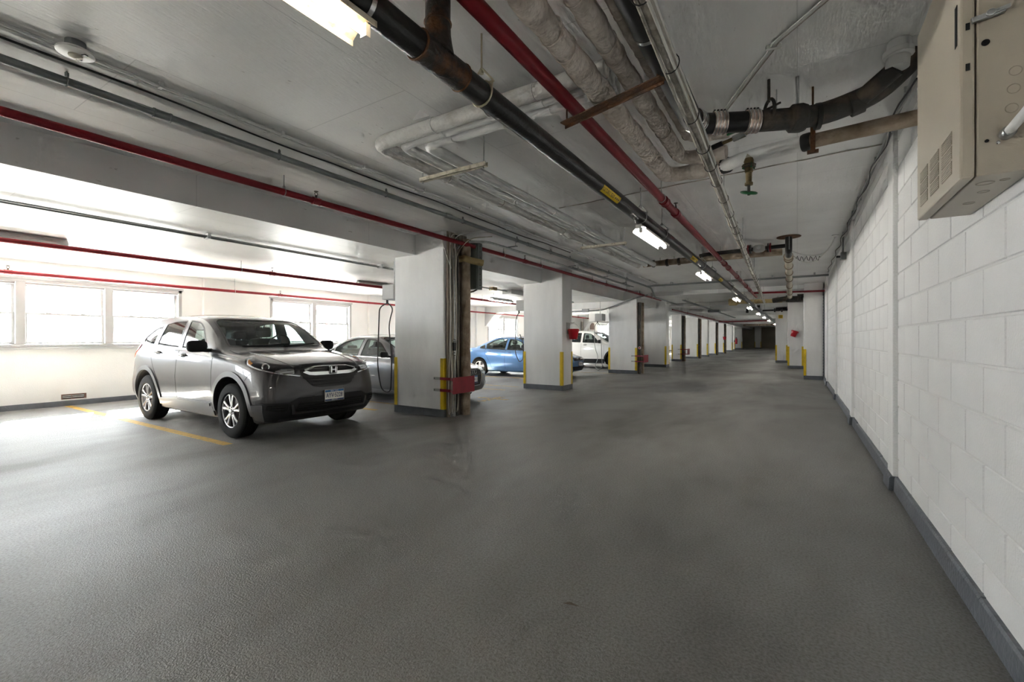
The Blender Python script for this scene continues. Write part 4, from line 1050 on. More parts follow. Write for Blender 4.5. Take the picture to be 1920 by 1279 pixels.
class Car:
    def __init__(self, name, spec, paint):
        self.S = spec; self.L = spec["L"]; self.paint = paint
        self.root = empty(name, (0, 0, 0))
        self.shell()
    def X(self, s): return self.L / 2 - s
    def shell(self):
        S = self.S; L = self.L
        F = {k: pchip(v) for k, v in S["curves"].items()}
        prof, tail = pchip(S["nose_prof"]), pchip(S["tail_prof"])
        st = [0, 0.015, 0.04, 0.08, 0.13] + list(np.linspace(0.19, L - 0.19, S.get("stations", 84))) + [L - 0.13, L - 0.08, L - 0.04, L - 0.015, L]
        def half(s):
            g = lambda k: F[k](s)
            e = 1.0
            for d in (s, L - s):
                if d < 0.10: e = min(e, 1 - 0.075 * (1 - d / 0.10) ** 2.2)
            P2 = (g("wb"), g("zb") + 0.035); P3 = (g("wl"), g("zl")); P4 = (g("wm"), g("zm")); P5 = (g("ws"), g("zs")); P6 = (g("wg"), g("zg")); P7 = (g("wr"), g("zr")); zc = g("zc")
            pts = [(0, g("zb")), (P2[0] * 0.5, g("zb")), (P2[0] * 0.94, g("zb"))]
            pts += catmull([P2, P3, P4, P5, P6], 5)[:-1]
            for k in range(7):
                t = k / 7; b = 0.018 * 4 * t * (1 - t)
                pts.append((P6[0] + (P7[0] - P6[0]) * t + b, P6[1] + (P7[1] - P6[1]) * t + b * 0.3))
            R = [P7, (P7[0] * 0.80, P7[1] + (zc - P7[1]) * 0.48), (P7[0] * 0.45, P7[1] + (zc - P7[1]) * 0.85), (0, zc)]
            pts += catmull(R, 4)
            return [(y * e, z) for (y, z) in pts]
        def warp(s, y, z):
            a = max(0.0, 1 - s / 1.0) ** 1.4
            b = max(0.0, 1 - (L - s) / 0.8) ** 1.4
            s2 = s + a * (S["nose_plan"] * min(1.2, abs(y) / S["W"]) ** 2.4 + prof(z)) - b * (S["tail_plan"] * min(1.2, abs(y) / S["W"]) ** 2.4 + tail(z))
            return (self.X(s2), y, z)
        v = []; f = []
        secs = [half(s) for s in st]; m = len(secs[0])
        ring = m * 2 - 2                        # bottom centre .. right .. top centre .. left
        for s, sec in zip(st, secs):
            for j in range(m): v.append(warp(s, sec[j][0], sec[j][1]))
            for j in range(m - 2, 0, -1): v.append(warp(s, -sec[j][0], sec[j][1]))
        for i in range(len(st) - 1):
            for j in range(ring): f.append((i * ring + j, i * ring + (j + 1) % ring, (i + 1) * ring + (j + 1) % ring, (i + 1) * ring + j))
        K = 14
        for (i, s) in ((0, 0.0), (len(st) - 1, L)):
            sec = secs[i]; rows = []
            for j in range(m):
                row = []
                if j in (0, m - 1): row = [i * ring + j]
                else:
                    for k in range(K + 1):
                        if k == 0: row.append(i * ring + j)
                        elif k == K: row.append(i * ring + (ring - j))
                        else:
                            yy = sec[j][0] * (1 - 2 * k / K); row.append(len(v)); v.append(warp(s, yy, sec[j][1]))
                rows.append(row)
            for j in range(m - 1):
                a, b = rows[j], rows[j + 1]
                if len(a) == 1: f += [(a[0], b[k], b[k + 1]) for k in range(K)]
                elif len(b) == 1: f += [(a[k], b[0], a[k + 1]) for k in range(K)]
                else: f += [(a[k], b[k], b[k + 1], a[k + 1]) for k in range(K)]
        bm = bmesh.new(); me = bpy.data.meshes.new("body")
        me.from_pydata(v, [], f); bm.from_mesh(me)
        bmesh.ops.remove_doubles(bm, verts=bm.verts, dist=1e-5)
        bmesh.ops.recalc_face_normals(bm, faces=bm.faces)
        self.bvh = BVHTree.FromBMesh(bm)
        bm.to_mesh(me); bm.free()
        me.materials.append(MATS[self.paint]); me.materials.append(MATS["car_interior"])
        self.body = bpy.data.objects.new("body", me); COL.objects.link(self.body); self.body.parent = self.root
    # --- booleans
    def cut(self, cutters):
        obs = []
        for mb in cutters:
            mb.mi = [1] * len(mb.f)
            o = mb.build("cutter", None, mats=["car_interior", "car_interior"]); obs.append(o)
            md = self.body.modifiers.new("cut", 'BOOLEAN'); md.operation = 'DIFFERENCE'; md.object = o; md.solver = 'MANIFOLD'
        dg = bpy.context.evaluated_depsgraph_get(); dg.update()
        me = bpy.data.meshes.new_from_object(self.body.evaluated_get(dg))
        self.body.modifiers.clear(); self.body.data = me; me.name = "body"
        for p in me.polygons: p.use_smooth = True
        me.set_sharp_from_angle(angle=math.radians(32))
        for o in obs: bpy.data.objects.remove(o)
    # --- projections
    def ray(self, proj, a, b):
        if proj in ("right", "left"):
            sg = -1 if proj == "right" else 1
            o = Vector((self.X(a), sg * 3, b)); d = Vector((0, -sg, 0))
        elif proj == "front": o = Vector((9, a, b)); d = Vector((-1, 0, 0))
        elif proj == "rear": o = Vector((-9, a, b)); d = Vector((1, 0, 0))
        elif proj == "top": o = Vector((self.X(a), b, 5)); d = Vector((0, 0, -1))
        elif proj == "nose":
            t = math.radians(a); n = Vector((math.cos(t), -math.sin(t), 0)); c = Vector((self.X(1.0), 0, b)); o = c + n * 4; d = -n
        elif proj == "tail":
            t = math.radians(a); n = Vector((-math.cos(t), -math.sin(t), 0)); c = Vector((self.X(self.L - 1.0), 0, b)); o = c + n * 4; d = -n
        hit, nr, _i, _d = self.bvh.ray_cast(o, d)
        if hit is None:
            hit, nr, _i, _d = self.bvh.find_nearest(o + d * 2.2)
        if nr.dot(d) > 0: nr = -nr
        return hit, (nr - d).normalized()
    def patch(self, name, poly, proj, m, off=0.004, thick=0.01, res=0.05, parent=None, smooth=50, holes=None):
        bm = bmesh.new()
        sc = 60.0 if proj in ("nose", "tail") else 1.0
        vs = [bm.verts.new((p[0] / sc, p[1], 0)) for p in poly]
        bm.faces.new(vs)
        xs = [p[0] / sc for p in poly]; ys = [p[1] for p in poly]
        for ax, lo, hi in ((0, min(xs), max(xs)), (1, min(ys), max(ys))):
            c = lo + res
            while c < hi - 1e-4:
                n = [0, 0, 0]; n[ax] = 1; q = [0, 0, 0]; q[ax] = c
                bmesh.ops.bisect_plane(bm, geom=bm.verts[:] + bm.edges[:] + bm.faces[:], plane_co=q, plane_no=n); c += res
        bm.verts.ensure_lookup_table(); bm.verts.index_update()
        v = []; nn = len(bm.verts)
        hits = [self.ray(proj, x.co.x * sc, x.co.y) for x in bm.verts]
        v = [h + n * off for h, n in hits] + [h + n * (off - thick) for h, n in hits]
        f = [tuple(w.index for w in fc.verts) for fc in bm.faces]
        bnd = [(e.verts[0].index, e.verts[1].index) for e in bm.edges if e.is_boundary]
        bm.free()
        mb = MB(); mb.add(v, f)
        if thick > 0: mb.f += [(a, b, b + nn, a + nn) for a, b in bnd]; mb.mi += [0] * len(bnd)
        o = mb.build(name, m, None, smooth=smooth)
        o.parent = parent or self.root
        return o
    def strip(self, name, pts, proj, m, w=0.012, off=0.003, thick=0.008, parent=None, closed=False, res=0.04):
        """narrow band that follows the body along a line of 2D points"""
        sc = 60.0 if proj in ("nose", "tail") else 1.0
        P = [Vector((p[0] / sc, p[1])) for p in pts]
        if closed: P.append(P[0])
        Q = []
        for i in range(len(P) - 1):
            k = max(1, int((P[i + 1] - P[i]).length / res))
            Q += [P[i].lerp(P[i + 1], j / k) for j in range(k)]
        Q.append(P[-1])
        v = []; n = len(Q)
        for i in range(n):
            if closed: d = Q[(i + 1) % (n - 1)] - Q[(i - 1) % (n - 1)]
            else: d = Q[min(i + 1, n - 1)] - Q[max(i - 1, 0)]
            if d.length < 1e-9: d = Vector((1, 0))
            d.normalize(); nm = Vector((-d.y, d.x)) * w / 2
            for q, dz in ((Q[i] + nm, 0), (Q[i] - nm, 0)):
                h, nr = self.ray(proj, q.x * sc, q.y)
                v += [h + nr * off, h + nr * (off - thick)]
        f = []
        for i in range(n - 1):
            a = 4 * i; b = a + 4
            f += [(a, b, b + 2, a + 2), (a, a + 1, b + 1, b), (a + 2, b + 2, b + 3, a + 3)]
        mb = MB(); mb.add(v, f); o = mb.build(name, m, None, smooth=50)
        o.parent = parent or self.root
        return o
    def part(self, mb, name, m, parent=None, smooth=None, bevel=0.0):
        o = mb.build(name, m, None, smooth=smooth, bevel=bevel); o.parent = parent or self.root; return o
    def text(self, s, size, m, M, parent, sx=1.0, name="lettering"):
        o = text_mesh(s, size, m, M, None, name, sx=sx); o.parent = parent; return o

def inset(poly, d):
    n = len(poly); out = []
    A = sum(poly[i][0] * poly[(i + 1) % n][1] - poly[(i + 1) % n][0] * poly[i][1] for i in range(n))
    sg = 1 if A > 0 else -1
    for i in range(n):
        a, b, c = Vector(poly[i - 1]), Vector(poly[i]), Vector(poly[(i + 1) % n])
        e1 = (b - a).normalized(); e2 = (c - b).normalized()
        n1 = Vector((-e1.y, e1.x)) * sg; n2 = Vector((-e2.y, e2.x)) * sg
        q = (n1 + n2); q = q / max(0.35, (1 + n1.dot(n2)))
        out.append((b.x + q.x * d, b.y + q.y * d))
    return out
def curve_poly(pts, k=4):
    """closed smooth outline through points"""
    n = len(pts); out = []
    for i in range(n):
        a, b, c, d = pts[i - 1], pts[i], pts[(i + 1) % n], pts[(i + 2) % n]
        for j in range(k):
            t = j / k
            out.append(tuple(0.5 * (2 * b[q] + (c[q] - a[q]) * t + (2 * a[q] - 5 * b[q] + 4 * c[q] - d[q]) * t * t + (3 * b[q] - a[q] - 3 * c[q] + d[q]) * t ** 3) for q in (0, 1)))
    return out
def soft(poly, r=0.03, k=4):
    """polygon with rounded corners"""
    n = len(poly); out = []
    for i in range(n):
        a, b, c = Vector(poly[i - 1]), Vector(poly[i]), Vector(poly[(i + 1) % n])
        d = min(r, (a - b).length * 0.45, (c - b).length * 0.45)
        p0 = b + (a - b).normalized() * d; p1 = b + (c - b).normalized() * d
        for j in range(k + 1):
            t = j / k; q = p0 * (1 - t) ** 2 + b * 2 * t * (1 - t) + p1 * t * t; out.append((q.x, q.y))
    return out
def soft_nose(poly, r=0.02, k=4):
    return [(x * 60, y) for x, y in soft([(p[0] / 60, p[1]) for p in poly], r, k)]

WHEEL_CACHE = {}
def add_wheel(car, s, side, R, W, rim, y_out, style):
    """side -1 is the car's right. Wheel part with tyre, rim, spokes, hub"""
    e = empty("wheel", (car.X(s), side * y_out, R)); e.parent = car.root
    if side > 0: e.rotation_euler = (0, 0, PI)
    key = (R, W, rim, style)
    if key not in WHEEL_CACHE:
        # wheel axis along local y, outer face toward -y, origin on the outer face
        parts = []
        t = [(rim * 0.99, 0.03), (rim * 1.03, 0.012), (rim * 1.10, 0.002), (R * 0.90, 0.003), (R * 0.955, 0.014), (R * 0.985, 0.026)]
        g = 0.004; wv = W - 0.052
        for k in range(5):
            a = 0.026 + wv * (k / 5) + 0.004; b = 0.026 + wv * ((k + 1) / 5) - 0.004
            t += [(R, a), (R, b), (R - 0.009, b + 0.002), (R - 0.009, b + 0.006)]
        t = t[:-2] + [(R * 0.985, W - 0.024), (R * 0.95, W - 0.01), (R * 0.88, W), (rim * 1.03, W - 0.01), (rim * 0.98, W - 0.03)]
        parts.append(("tire", MB().lathe([(r, -h) for r, h in t], (0, 0, 0), (0, -1, 0), 48, closed=True), "tire", 32, None))
        b = MB().lathe([(rim * 1.0, -0.006), (rim * 1.02, -0.012), (rim * 0.96, -0.016), (rim * 0.945, -0.03), (rim * 0.93, -0.10), (rim * 0.90, -0.16)], (0, 0, 0), (0, -1, 0), 40)
        b.f = [f for f in b.f if len(f) == 4]; b.mi = b.mi[:len(b.f)]
        parts.append(("rim", b, "alloy", 40, None))
        parts.append(("brake_disc", MB().lathe([(0.001, -0.09), (rim * 0.72, -0.09), (rim * 0.72, -0.11), (0.001, -0.11)], (0, 0, 0), (0, -1, 0), 28), "disc_steel", 30, None))
        parts.append(("wheel_well_plate", MB().lathe([(0.001, -0.15), (rim * 0.93, -0.15), (rim * 0.93, -0.16), (0.001, -0.16)], (0, 0, 0), (0, -1, 0), 28), "trim_black", 30, None))
        n = 5
        for i in range(n):
            a0 = 2 * PI * i / n + 0.3
            if style == "pair":
                sp = MB()
                for dlt in (-0.17, 0.17):
                    q = []
                    for (r, w, dep) in ((rim * 0.20, 0.018, 0.020), (rim * 0.6, 0.016, 0.014), (rim * 0.95, 0.020, 0.012)):
                        ac = a0 + dlt * (0.75 + 0.55 * r / rim); c = Vector((math.cos(ac), 0, math.sin(ac))) * r; tg = Vector((-math.sin(ac), 0, math.cos(ac))) * w
                        q += [c - tg + Vector((0, dep + 0.008, 0)), c - tg * 0.55 + Vector((0, dep, 0)), c + tg * 0.55 + Vector((0, dep, 0)), c + tg + Vector((0, dep + 0.008, 0)), c + tg + Vector((0, dep + 0.035, 0)), c - tg + Vector((0, dep + 0.035, 0))]
                    fs = []
                    for k in range(2):
                        for j in range(6): fs.append((k * 6 + j, k * 6 + (j + 1) % 6, k * 6 + 6 + (j + 1) % 6, k * 6 + 6 + j))
                    fs += [tuple(range(6)), tuple(range(12, 18))]
                    sp.add(q, fs)
                parts.append(("spoke_pair", sp, "alloy", 40, None))
            else:
                sp = MB(); q = []
                for (r, w, dep) in ((rim * 0.18, 0.05, 0.02), (rim * 0.55, 0.035, 0.014), (rim * 0.96, 0.055, 0.014)):
                    c = Vector((math.cos(a0), 0, math.sin(a0))) * r; tg = Vector((-math.sin(a0), 0, math.cos(a0))) * w
                    q += [c - tg + Vector((0, dep, 0)), c + tg + Vector((0, dep, 0)), c + tg + Vector((0, dep + 0.03, 0)), c - tg + Vector((0, dep + 0.03, 0))]
                fs = [(k * 4 + j, k * 4 + (j + 1) % 4, k * 4 + 4 + (j + 1) % 4, k * 4 + 4 + j) for k in range(2) for j in range(4)] + [(0, 1, 2, 3), (8, 9, 10, 11)]
                sp.add(q, fs); parts.append(("spoke", sp, "alloy", 40, None))
        parts.append(("hub_cap", MB().lathe([(0.001, -0.004), (0.026, -0.006), (0.03, -0.012), (0.03, -0.03)], (0, 0, 0), (0, -1, 0), 18), "alloy", 40, None))
        hb = MB().lathe([(0.03, -0.016), (rim * 0.3, -0.022), (rim * 0.3, -0.06), (0.03, -0.06)], (0, 0, 0), (0, -1, 0), 20)
        parts.append(("hub", hb, "alloy", 40, None))
        for i in range(5):
            a = 2 * PI * i / 5
            parts.append(("lug_nut", MB().lathe([(0.009, -0.012), (0.009, -0.03)], (0.048 * math.cos(a), 0, 0.048 * math.sin(a)), (0, -1, 0), 6), "alloy_dark", None, None))
        WHEEL_CACHE[key] = [(nm, mb.build(nm, m, None, smooth=sm)) for nm, mb, m, sm, _ in parts]
        for nm, o in WHEEL_CACHE[key]: o.parent = e
    else:
        for nm, src in WHEEL_CACHE[key]:
            o = bpy.data.objects.new(nm, src.data); COL.objects.link(o); o.parent = e
    return e

def seat(car, s, y, w=0.26, zb=0.95, ztop=1.26, head=1.44, hw=0.12, m="seat_fabric"):
    x = car.X(s)
    b = MB(); b.prism(soft([(y - w, zb), (y + w, zb), (y + w * 0.9, ztop - 0.02), (y + w * 0.55, ztop), (y - w * 0.55, ztop), (y - w * 0.9, ztop - 0.02)], 0.05), 'x', x - 0.10, x + 0.02)
    o = car.part(b, "seat_back", m, smooth=50, bevel=0.02)
    h = MB(); h.prism(soft([(y - hw, ztop + 0.015), (y + hw, ztop + 0.015), (y + hw * 0.9, head), (y - hw * 0.9, head)], 0.05), 'x', x - 0.10, x - 0.02)
    car.part(h, "headrest", m, o, smooth=50, bevel=0.02)
    p = MB(); p.tube([(x - 0.06, y - 0.05, ztop - 0.03), (x - 0.06, y - 0.05, ztop + 0.05)], 0.007, 6); p.tube([(x - 0.06, y + 0.05, ztop - 0.03), (x - 0.06, y + 0.05, ztop + 0.05)], 0.007, 6)
    car.part(p, "headrest_post", "bright_metal", o)

def mirror(car, s, side, z, y, m="plastic_dark", w=0.22, h=0.15, d=0.10):
    x = car.X(s); v = []; f = []; nu, nv = 16, 10
    for i in range(nv + 1):
        ph = -PI / 2 + PI * i / nv
        for j in range(nu):
            th = 2 * PI * j / nu
            def se(c, e): return math.copysign(abs(c) ** e, c)
            v.append((x + d * 0.5 * se(math.cos(ph), 0.7) * se(math.cos(th), 0.8) * (1.0 if math.cos(th) > 0 else 0.55), side * (y + w * 0.5 * se(math.cos(ph), 0.6) * se(math.sin(th), 0.6)), z + h * 0.5 * se(math.sin(ph), 0.6)))
    for i in range(nv):
        for j in range(nu): f.append((i * nu + j, i * nu + (j + 1) % nu, (i + 1) * nu + (j + 1) % nu, (i + 1) * nu + j))
    o = car.part(MB().add(v, f), "wing_mirror", m, smooth=60)
    yb = abs(car.ray("left", s, z - h * 0.3)[0].y)
    a = MB(); a.prism([(x - 0.03, side * (yb - 0.03)), (x + 0.04, side * (yb - 0.03)), (x + 0.03, side * (y - w * 0.3)), (x - 0.02, side * (y - w * 0.3))], 'z', z - h * 0.5, z - h * 0.2)
    car.part(a, "mirror_arm", "trim_black", o, bevel=0.006)
    g = MB(); g.prism(soft([(side * (y - w * 0.42), z - h * 0.38), (side * (y + w * 0.42), z - h * 0.38), (side * (y + w * 0.42), z + h * 0.38), (side * (y - w * 0.42), z + h * 0.38)], 0.03), 'x', x - d * 0.30, x - d * 0.285)
    car.part(g, "mirror_glass", "chrome", o)
    return o

def license_plate(car, z, number, rear=False, tilt=0.0, y=0.0):
    hit, _n = car.ray("rear" if rear else "front", y, z)
    sg = -1 if rear else 1
    x = hit.x + sg * 0.022
    o = car.part(MB().prism(soft([(y - 0.152, z - 0.076), (y + 0.152, z - 0.076), (y + 0.152, z + 0.076), (y - 0.152, z + 0.076)], 0.012, 3), 'x', x - 0.02 * sg, x), "license_plate", "plate_white")
    fr = MB()
    for (a, b, c, d) in ((-0.156, 0.156, 0.072, 0.080), (-0.156, 0.156, -0.080, -0.072), (-0.156, -0.148, -0.076, 0.076), (0.148, 0.156, -0.076, 0.076)):
        fr.box(min(x - 0.022 * sg, x + 0.002 * sg), max(x - 0.022 * sg, x + 0.002 * sg), y + a, y + b, z + c, z + d)
    car.part(fr, "plate_frame", "bright_metal", o)
    def band(z0, z1, m): car.part(MB().box(min(x, x + 0.0012 * sg), max(x, x + 0.0012 * sg), y - 0.147, y + 0.147, z + z0, z + z1), "printed_band", m, o)
    band(0.046, 0.072, "plate_blue"); band(-0.072, -0.052, "plate_navy")
    M = frame3((0, sg, 0), (0, 0, 1), (x + 0.0006 * sg, y, z - 0.004))
    car.text(number, 0.088, "plate_navy", M, o, sx=0.72)
    car.text("NEW YORK", 0.024, "plate_white", frame3((0, sg, 0), (0, 0, 1), (x + 0.0014 * sg, y, z + 0.058)), o)
    car.text("EMPIRE STATE", 0.015, "plate_white", frame3((0, sg, 0), (0, 0, 1), (x + 0.0014 * sg, y, z - 0.062)), o)
    return o

def h_emblem(car, z, w=0.115, h=0.092, fwd=0.03):
    hit, _n = car.ray("front", 0, z); x = hit.x + fwd
    o = MB()
    out = soft([(-w * 0.42, z - h / 2), (w * 0.42, z - h / 2), (w / 2, z + h / 2), (-w / 2, z + h / 2)], 0.02, 4)
    P = [Vector((x, a, b)) for a, b in out]; P.append(P[0]); P.append(P[1])
    o.tube(P, 0.006, 6, cap=False)
    e = car.part(o, "emblem", "chrome", smooth=60)
    b = MB()
    for s in (-1, 1): b.prism([(s * w * 0.20, z - h * 0.40), (s * w * 0.33, z - h * 0.40), (s * w * 0.37, z + h * 0.42), (s * w * 0.20, z + h * 0.42), (s * w * 0.14, z + h * 0.05), (s * w * 0.15, z - h * 0.05)], 'x', x - 0.012, x + 0.008)
    b.prism([(-w * 0.18, z - h * 0.10), (w * 0.18, z - h * 0.10), (w * 0.16, z + h * 0.10), (-w * 0.16, z + h * 0.10)], 'x', x - 0.012, x + 0.006)
    car.part(b, "emblem_letter", "chrome", e, bevel=0.002)
    car.part(MB().prism(out, 'x', x - 0.03, x - 0.008), "emblem_backing", "trim_black", e)
    return e

def side_windows(car, polys, frame_m="trim_black", glass="car_glass"):
    cut = []
    for k, p in enumerate(polys):
        cut.append(MB().prism([(car.X(a), b) for a, b in inset(p, 0.012)], 'y', -1.3, 1.3))
    return cut
def add_side_glass(car, polys, frame_m="trim_black"):
    for side in ("right", "left"):
        for p in polys:
            g = car.patch("side_window", p, side, "car_glass", off=-0.004, thick=0.0, res=0.09)
            car.strip("window_seal", inset(p, 0.004), side, frame_m, w=0.020, off=0.003, thick=0.012, parent=g, closed=True)

# ------------------------------------------------------------------ grey crossover
SUV = dict(L=4.59, W=0.925, nose_plan=0.18, tail_plan=0.20, stations=80,
    nose_prof=[(0.2, 0.11), (0.3, 0.045), (0.42, 0.005), (0.55, 0.0), (0.68, 0.015), (0.8, 0.035), (0.9, 0.05), (0.98, 0.075), (1.1, 0.10)],
    tail_prof=[(0.2, 0.06), (0.4, 0.0), (0.62, 0.0), (0.75, 0.05), (1.0, 0.08), (1.2, 0.10)],
    curves=dict(
        zb=[(0, .27), (.25, .215), (.6, .20), (4.0, .22), (4.4, .28), (4.59, .36)],
        wb=[(0, .70), (.2, .79), (.6, .85), (3.9, .85), (4.4, .78), (4.59, .70)],
        wl=[(0, .80), (.15, .86), (.4, .905), (.9, .915), (1.6, .895), (2.8, .895), (3.56, .915), (4.3, .88), (4.59, .78)],
        zl=[(0, .44), (4.59, .46)],
        wm=[(0, .80), (.12, .86), (.35, .905), (.8, .925), (2.2, .915), (3.6, .93), (4.2, .90), (4.59, .80)],
        zm=[(0, .66), (.8, .72), (4.59, .76)],
        ws=[(0, .76), (.12, .82), (.35, .88), (.9, .905), (2.2, .895), (3.6, .90), (4.2, .87), (4.59, .76)],
        zs=[(0, .82), (.3, .91), (.8, .985), (1.5, 1.02), (3.0, 1.06), (4.0, 1.09), (4.59, 1.0)],
        wg=[(0, .68), (.12, .765), (.35, .83), (.8, .85), (1.3, .852), (3.0, .855), (4.0, .83), (4.45, .74), (4.59, .70)],
        zg=[(0, .885), (.15, .945), (.35, .985), (.7, 1.04), (1.2, 1.09), (1.6, 1.125), (2.5, 1.155), (3.4, 1.195), (3.9, 1.23), (4.3, 1.20), (4.59, 1.08)],
        wr=[(0, .60), (.12, .68), (.35, .75), (.8, .78), (1.15, .79), (1.35, .785), (2.0, .72), (2.6, .70), (3.6, .68), (4.1, .65), (4.59, .60)],
        zr=[(0, .90), (.12, .965), (.35, 1.015), (.7, 1.07), (1.1, 1.125), (1.27, 1.165), (1.45, 1.28), (1.7, 1.44), (2.0, 1.585), (2.3, 1.645), (2.8, 1.67), (3.5, 1.645), (4.0, 1.585), (4.2, 1.50), (4.40, 1.27), (4.50, 1.14), (4.59, 1.05)],
        zc=[(0, .925), (.08, .975), (.2, 1.01), (.5, 1.075), (.8, 1.12), (1.05, 1.155), (1.12, 1.18), (1.3, 1.30), (1.6, 1.49), (1.9, 1.63), (2.2, 1.695), (2.7, 1.725), (3.4, 1.71), (4.0, 1.645), (4.2, 1.575), (4.3, 1.46), (4.42, 1.25), (4.52, 1.10), (4.59, 1.02)]))
def build_suv():
    c = Car("crossover", SUV, "paint_grey")
    FW, RW = 0.915, 3.575
    fwin = soft([(1.62, 1.145), (1.96, 1.49), (2.10, 1.565), (2.42, 1.60), (2.45, 1.17)], 0.035)
    rwin = soft([(2.55, 1.175), (2.53, 1.603), (2.95, 1.60), (3.22, 1.565), (3.33, 1.21)], 0.035)
    qwin = soft([(3.45, 1.22), (3.36, 1.535), (3.58, 1.49), (3.86, 1.36), (3.93, 1.29), (3.85, 1.245)], 0.035)
    wins = [fwin, rwin, qwin]
    cut = side_windows(c, wins)
    ws = soft([(-0.735, 1.205), (0.735, 1.205), (0.72, 1.30), (0.655, 1.58), (0.58, 1.622), (-0.58, 1.622), (-0.655, 1.58), (-0.72, 1.30)], 0.03)
    rg = soft([(-0.56, 1.20), (0.56, 1.20), (0.53, 1.49), (-0.53, 1.49)], 0.05)
    cut.append(MB().prism([(a * 0.985, b) for a, b in inset(ws, 0.012)], 'x', c.X(2.75), 4))
    cut.append(MB().prism(inset(rg, 0.01), 'x', -4, c.X(2.5)))
    for s in (FW, RW):
        for sd in (-1, 1):
            cut.append(MB().lathe([(0.448, 0.56 * sd), (0.448, 1.2 * sd)], (c.X(s), 0, 0.375), (0, 1, 0), 40))
    c.cut(cut)
    add_side_glass(c, wins)
    g = c.patch("windshield", ws, "front", "car_glass", off=-0.003, thick=0.0, res=0.09)
    c.strip("windshield_seal", inset(ws, 0.003), "front", "trim_black", w=0.018, off=0.003, thick=0.012, parent=g, closed=True)
    for a, b in ((-0.60, -0.02), (-0.02, 0.55)):
        h1, n1 = c.ray("front", a, 1.205); h2, n2 = c.ray("front", b, 1.235)
        c.part(MB().tube([h1 + n1 * 0.02, h2 + n2 * 0.018], 0.008, 6), "wiper", "trim_black")
    c.patch("rear_window", rg, "rear", "car_glass", off=-0.003, thick=0.0, res=0.1)
    # chrome lower window line, seams, handles
    for side in ("right", "left"):
        c.strip("window_trim", [(1.62, 1.125), (2.5, 1.15), (3.36, 1.188), (3.86, 1.222)], side, "chrome", w=0.012, off=0.006)
        c.strip("door_seam", [(1.42, 1.09), (1.41, 0.80), (1.42, 0.46), (1.46, 0.27)], side, "seam", w=0.007, off=0.0015)
        c.strip("door_seam", [(2.50, 1.15), (2.52, 0.75), (2.50, 0.27)], side, "seam", w=0.007, off=0.0015)
        c.strip("door_seam", [(3.36, 1.19), (3.40, 1.02), (3.30, 0.88), (3.10, 0.66), (3.02, 0.30)], side, "seam", w=0.007, off=0.0015)
        c.strip("fender_seam", [(0.40, 0.90), (0.50, 0.84), (0.56, 0.78)], side, "seam", w=0.006, off=0.0015)
        c.strip("body_crease", [(1.45, 1.01), (2.0, 1.02), (3.4, 1.05), (4.0, 1.065)], side, "paint_grey", w=0.022, off=0.007, thick=0.012)
        # sill cladding in two steps
        k = c.patch("sill_cladding", soft([(1.40, 0.25), (3.06, 0.25), (3.06, 0.40), (2.5, 0.435), (1.42, 0.44)], 0.02), side, "clad_grey", off=0.016, thick=0.022, res=0.06)
        c.patch("sill_step", soft([(1.46, 0.385), (2.46, 0.385), (2.46, 0.42), (1.46, 0.425)], 0.01), side, "clad_grey", off=0.028, thick=0.02, res=0.08, parent=k)
        for s in (FW, RW):                               # arch mouldings
            pts = []
            for a in np.linspace(-6 if s == FW else -10, 186 if s == FW else 190, 33):
                r = 0.478; pts.append((s - r * math.cos(math.radians(a)), 0.375 + r * math.sin(math.radians(a))))
            c.strip("arch_moulding", pts, side, "clad_grey", w=0.068, off=0.014, thick=0.035)
        sg = -1 if side == "right" else 1
        for (s0, s1, z) in ((2.22, 2.42, 1.075), (3.08, 3.28, 1.105)):
            h0, n0 = c.ray(side, s0, z); h1, n1 = c.ray(side, s1, z)
            cup = c.patch("handle_recess", curve_poly([(s0 + 0.02, z - 0.028), (s1 - 0.05, z - 0.03), (s1 - 0.03, z), (s1 - 0.05, z + 0.028), (s0 + 0.02, z + 0.026)], 3), side, "plastic_dark", off=0.002, thick=0.004, res=0.2)
            c.part(MB().tube([h0 + n0 * 0.004, h0.lerp(h1, 0.15) + n0 * 0.032, h0.lerp(h1, 0.8) + n0 * 0.034, h1 + n1 * 0.006], 0.014, 10), "door_handle", "paint_grey", cup, smooth=60)
        mirror(c, 1.58, sg, 1.215, 1.02, w=0.26, h=0.165)
        tl = [(3.97, 1.24), (4.2, 1.17), (4.33, 1.05), (4.22, 0.99), (4.12, 1.07), (3.98, 1.16)]
        c.patch("tail_lamp", soft(tl, 0.02), side, "tail_red", off=0.012, thick=0.02, res=0.05)
    for s, sd in ((FW, -1), (FW, 1), (RW, -1), (RW, 1)): add_wheel(c, s, sd, 0.362, 0.235, 0.222, 0.915, "pair")
    # nose: grille, lamps, bumper
    gr = c.patch("grille", soft_nose([(-27, 0.965), (27, 0.965), (25.5, 0.84), (17, 0.685), (11, 0.665), (-11, 0.665), (-17, 0.685), (-25.5, 0.84)], 0.02), "nose", "trim_black", off=0.004, thick=0.012, res=0.04)
    for z, a in ((0.80, 23.5), (0.755, 20.5), (0.71, 17.5)): c.strip("grille_slat", [(-a, z), (a, z)], "nose", "plastic_dark", w=0.016, off=0.022, thick=0.03, parent=gr)
    bar = [(-26.5, 0.945), (-21, 0.94), (-14, 0.925), (14, 0.925), (21, 0.94), (26.5, 0.945), (26, 0.90), (21, 0.845), (17, 0.832), (-17, 0.832), (-21, 0.845), (-26, 0.90)]
    c.patch("chrome_bar", soft_nose([(-22, 0.895), (-19, 0.875), (-7, 0.872), (7, 0.872), (19, 0.875), (22, 0.895), (24.5, 0.875), (20, 0.838), (15, 0.828), (-15, 0.828), (-20, 0.838), (-24.5, 0.875)], 0.008), "nose", "chrome", off=0.030, thick=0.03, res=0.03, parent=gr)
